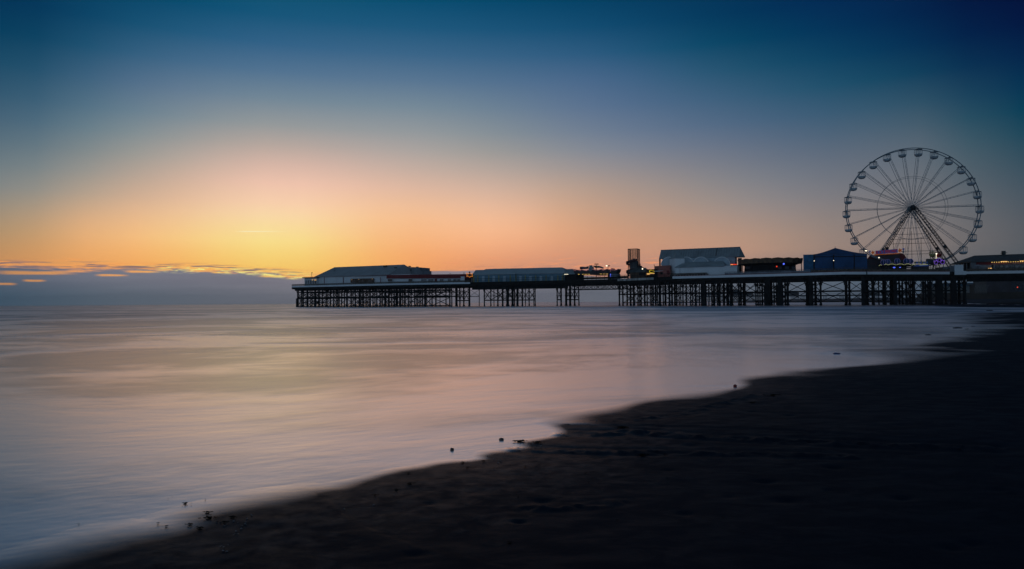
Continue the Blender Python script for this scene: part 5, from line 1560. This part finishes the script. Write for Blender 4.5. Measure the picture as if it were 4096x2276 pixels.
weed(740, 2016, .05, 1, 'small weed scrap floating left of the dark clumps')
weed(829, 2052, .06, 2, 'dark weed lump at the water edge above the clump row')
weed(835, 2075, .07, 3, 'largest dark weed clump at the near water edge')
weed(930, 2072, .06, 4, 'ragged weed clump just right of the largest clump')
weed(760, 2101, .05, 5, 'low weed lump leftmost in the near clump row')
weed(800, 2116, .06, 6, 'weed lump lowest in the near clump row')
weed(900, 2092, .055, 7, 'weed lump in the middle of the near clump row')
weed(665, 2108, .035, 8, 'single weed scrap left of the near clump row')
weed(632, 2096, .03, 9, 'tiny weed scrap farthest left on the wet edge')
weed(2080, 1768, .13, 10, 'broad ridge of weed where the wheel ruts meet the water', n=60)
weed(2150, 1772, .10, 11, 'weed ridge trailing right from the broad bank', n=50)
weed(2490, 1712, .13, 12, 'weed mound on the upper rut line', n=50)
weed(1850, 1852, .06, 13, 'weed strand below the small round stone')
weed(1935, 1846, .05, 14, 'weed strand right of the stone, by the foam')
weed(1870, 1872, .045, 15, 'weed scrap under the long strands')
weed(1640, 1937, .06, 16, 'long weed strand lying on the dark sand above the middle')
weed(1585, 1962, .045, 17, 'greenish weed scrap left of the long strand')
weed(1500, 1982, .04, 18, 'weed scrap by a foam curl on the dark sand')
weed(2660, 1820, .06, 19, 'torn weed scrap below the lower rut')
weed(2570, 1822, .10, 20, 'dark hollow weed patch under the ruts', n=40)
weed(3090, 1582, .16, 21, 'weed patch at the far end of the short rut', n=40)
weed(3010, 1612, .12, 22, 'weed line along the sand below the short rut', n=40)
rw = random.Random(9)
for k in range(30):
    u = rw.uniform(1300, 4050); v = 1480 + 700 * rw.random() ** 1.5
    p = atz(u, v, .05)
    edge = sdist(np.array([p.x]), np.array([p.y]), near_poly)[0][0]
    if edge < .25: continue
    weed(u, v, rw.uniform(.015, .035) * (1 + p.y / 14), 100 + k, 'scrap of dark weed scattered on the open sand', 'weed scraps on the open sand', n=12)
# specks on the shining wet edge
for k in range(18):
    u = rw.uniform(60, 3000); v = np.interp(u, [0, 500, 1000, 1700, 2200, 2600, 3100], [2200, 2060, 1930, 1780, 1650, 1560, 1470]) - rw.uniform(-30, 95)
    p = atz(u, v, 0)
    if sdist(np.array([p.x]), np.array([p.y]), near_poly)[0][0] > .3: continue
    weed(u, v, rw.uniform(.008, .018) * (1 + p.y / 14), 300 + k, 'dark speck of weed lying in the thin water film', 'weed specks in the water film', n=7)
# lacy foam left on the sand
fm = MB()
for pts in ([(1000, 2060), (975, 2085), (985, 2095), (965, 2110), (955, 2135), (940, 2150)], [(925, 2170), (900, 2182), (895, 2205), (880, 2215)], [(860, 2090), (905, 2100), (935, 2085), (960, 2088)],
            [(1950, 1826), (1990, 1818), (2030, 1814)], [(1965, 1838), (2005, 1842), (2000, 1858)], [(2110, 1776), (2150, 1780), (2160, 1786), (2130, 1790)], [(2355, 1686), (2385, 1680), (2400, 1684)], [(1470, 2020), (1500, 2014)], [(1600, 1980), (1640, 1972)], [(1365, 2042), (1405, 2032)],
            [(2075, 1800), (2120, 1797), (2100, 1803)], [(3600, 1420), (3680, 1424), (3720, 1430)], [(2238, 1738), (2260, 1742), (2250, 1732)]):
    P3 = [on_sand(u, v) for u, v in pts]
    for a, b in zip(P3, P3[1:]):
        L = (b - a).length; k = max(2, int(L / .018))
        for i in range(k):
            c = a.lerp(b, i / k); sc = 1 + c.y / 20
            if rw.random() < .75:
                fm.ball(c + Vector((rw.gauss(0, .012) * sc, rw.gauss(0, .014) * sc, .002)), rw.uniform(.0015, .0042) * sc, 3, (1.4, 1.2, .6))
tag(fm.build('foam', M['foam']), 'thin lacy curls of foam left on the dark sand', 'foam', kind='stuff')

# ------------------------------------------------------------------ evening haze over the whole shore
mh = bpy.data.materials.new('haze_air'); mh.use_nodes = True
N = NT(mh.node_tree); N.n.remove(N.n['Principled BSDF'])
pv = N.new('ShaderNodeVolumePrincipled'); pv.inputs['Color'].default_value = (0.86, 0.92, 1.0, 1); pv.inputs['Density'].default_value = 0.00015; pv.inputs['Anisotropy'].default_value = 0.0
N.l.new(pv.outputs[0], N.n['Material Output'].inputs['Volume'])
mb = MB(); mb.box((-3300, -3100, -2), (6600, 0, 0), (0, 6400, 0), (0, 0, 41)); hz = mb.build('haze', mh); tag(hz, kind='stuff')
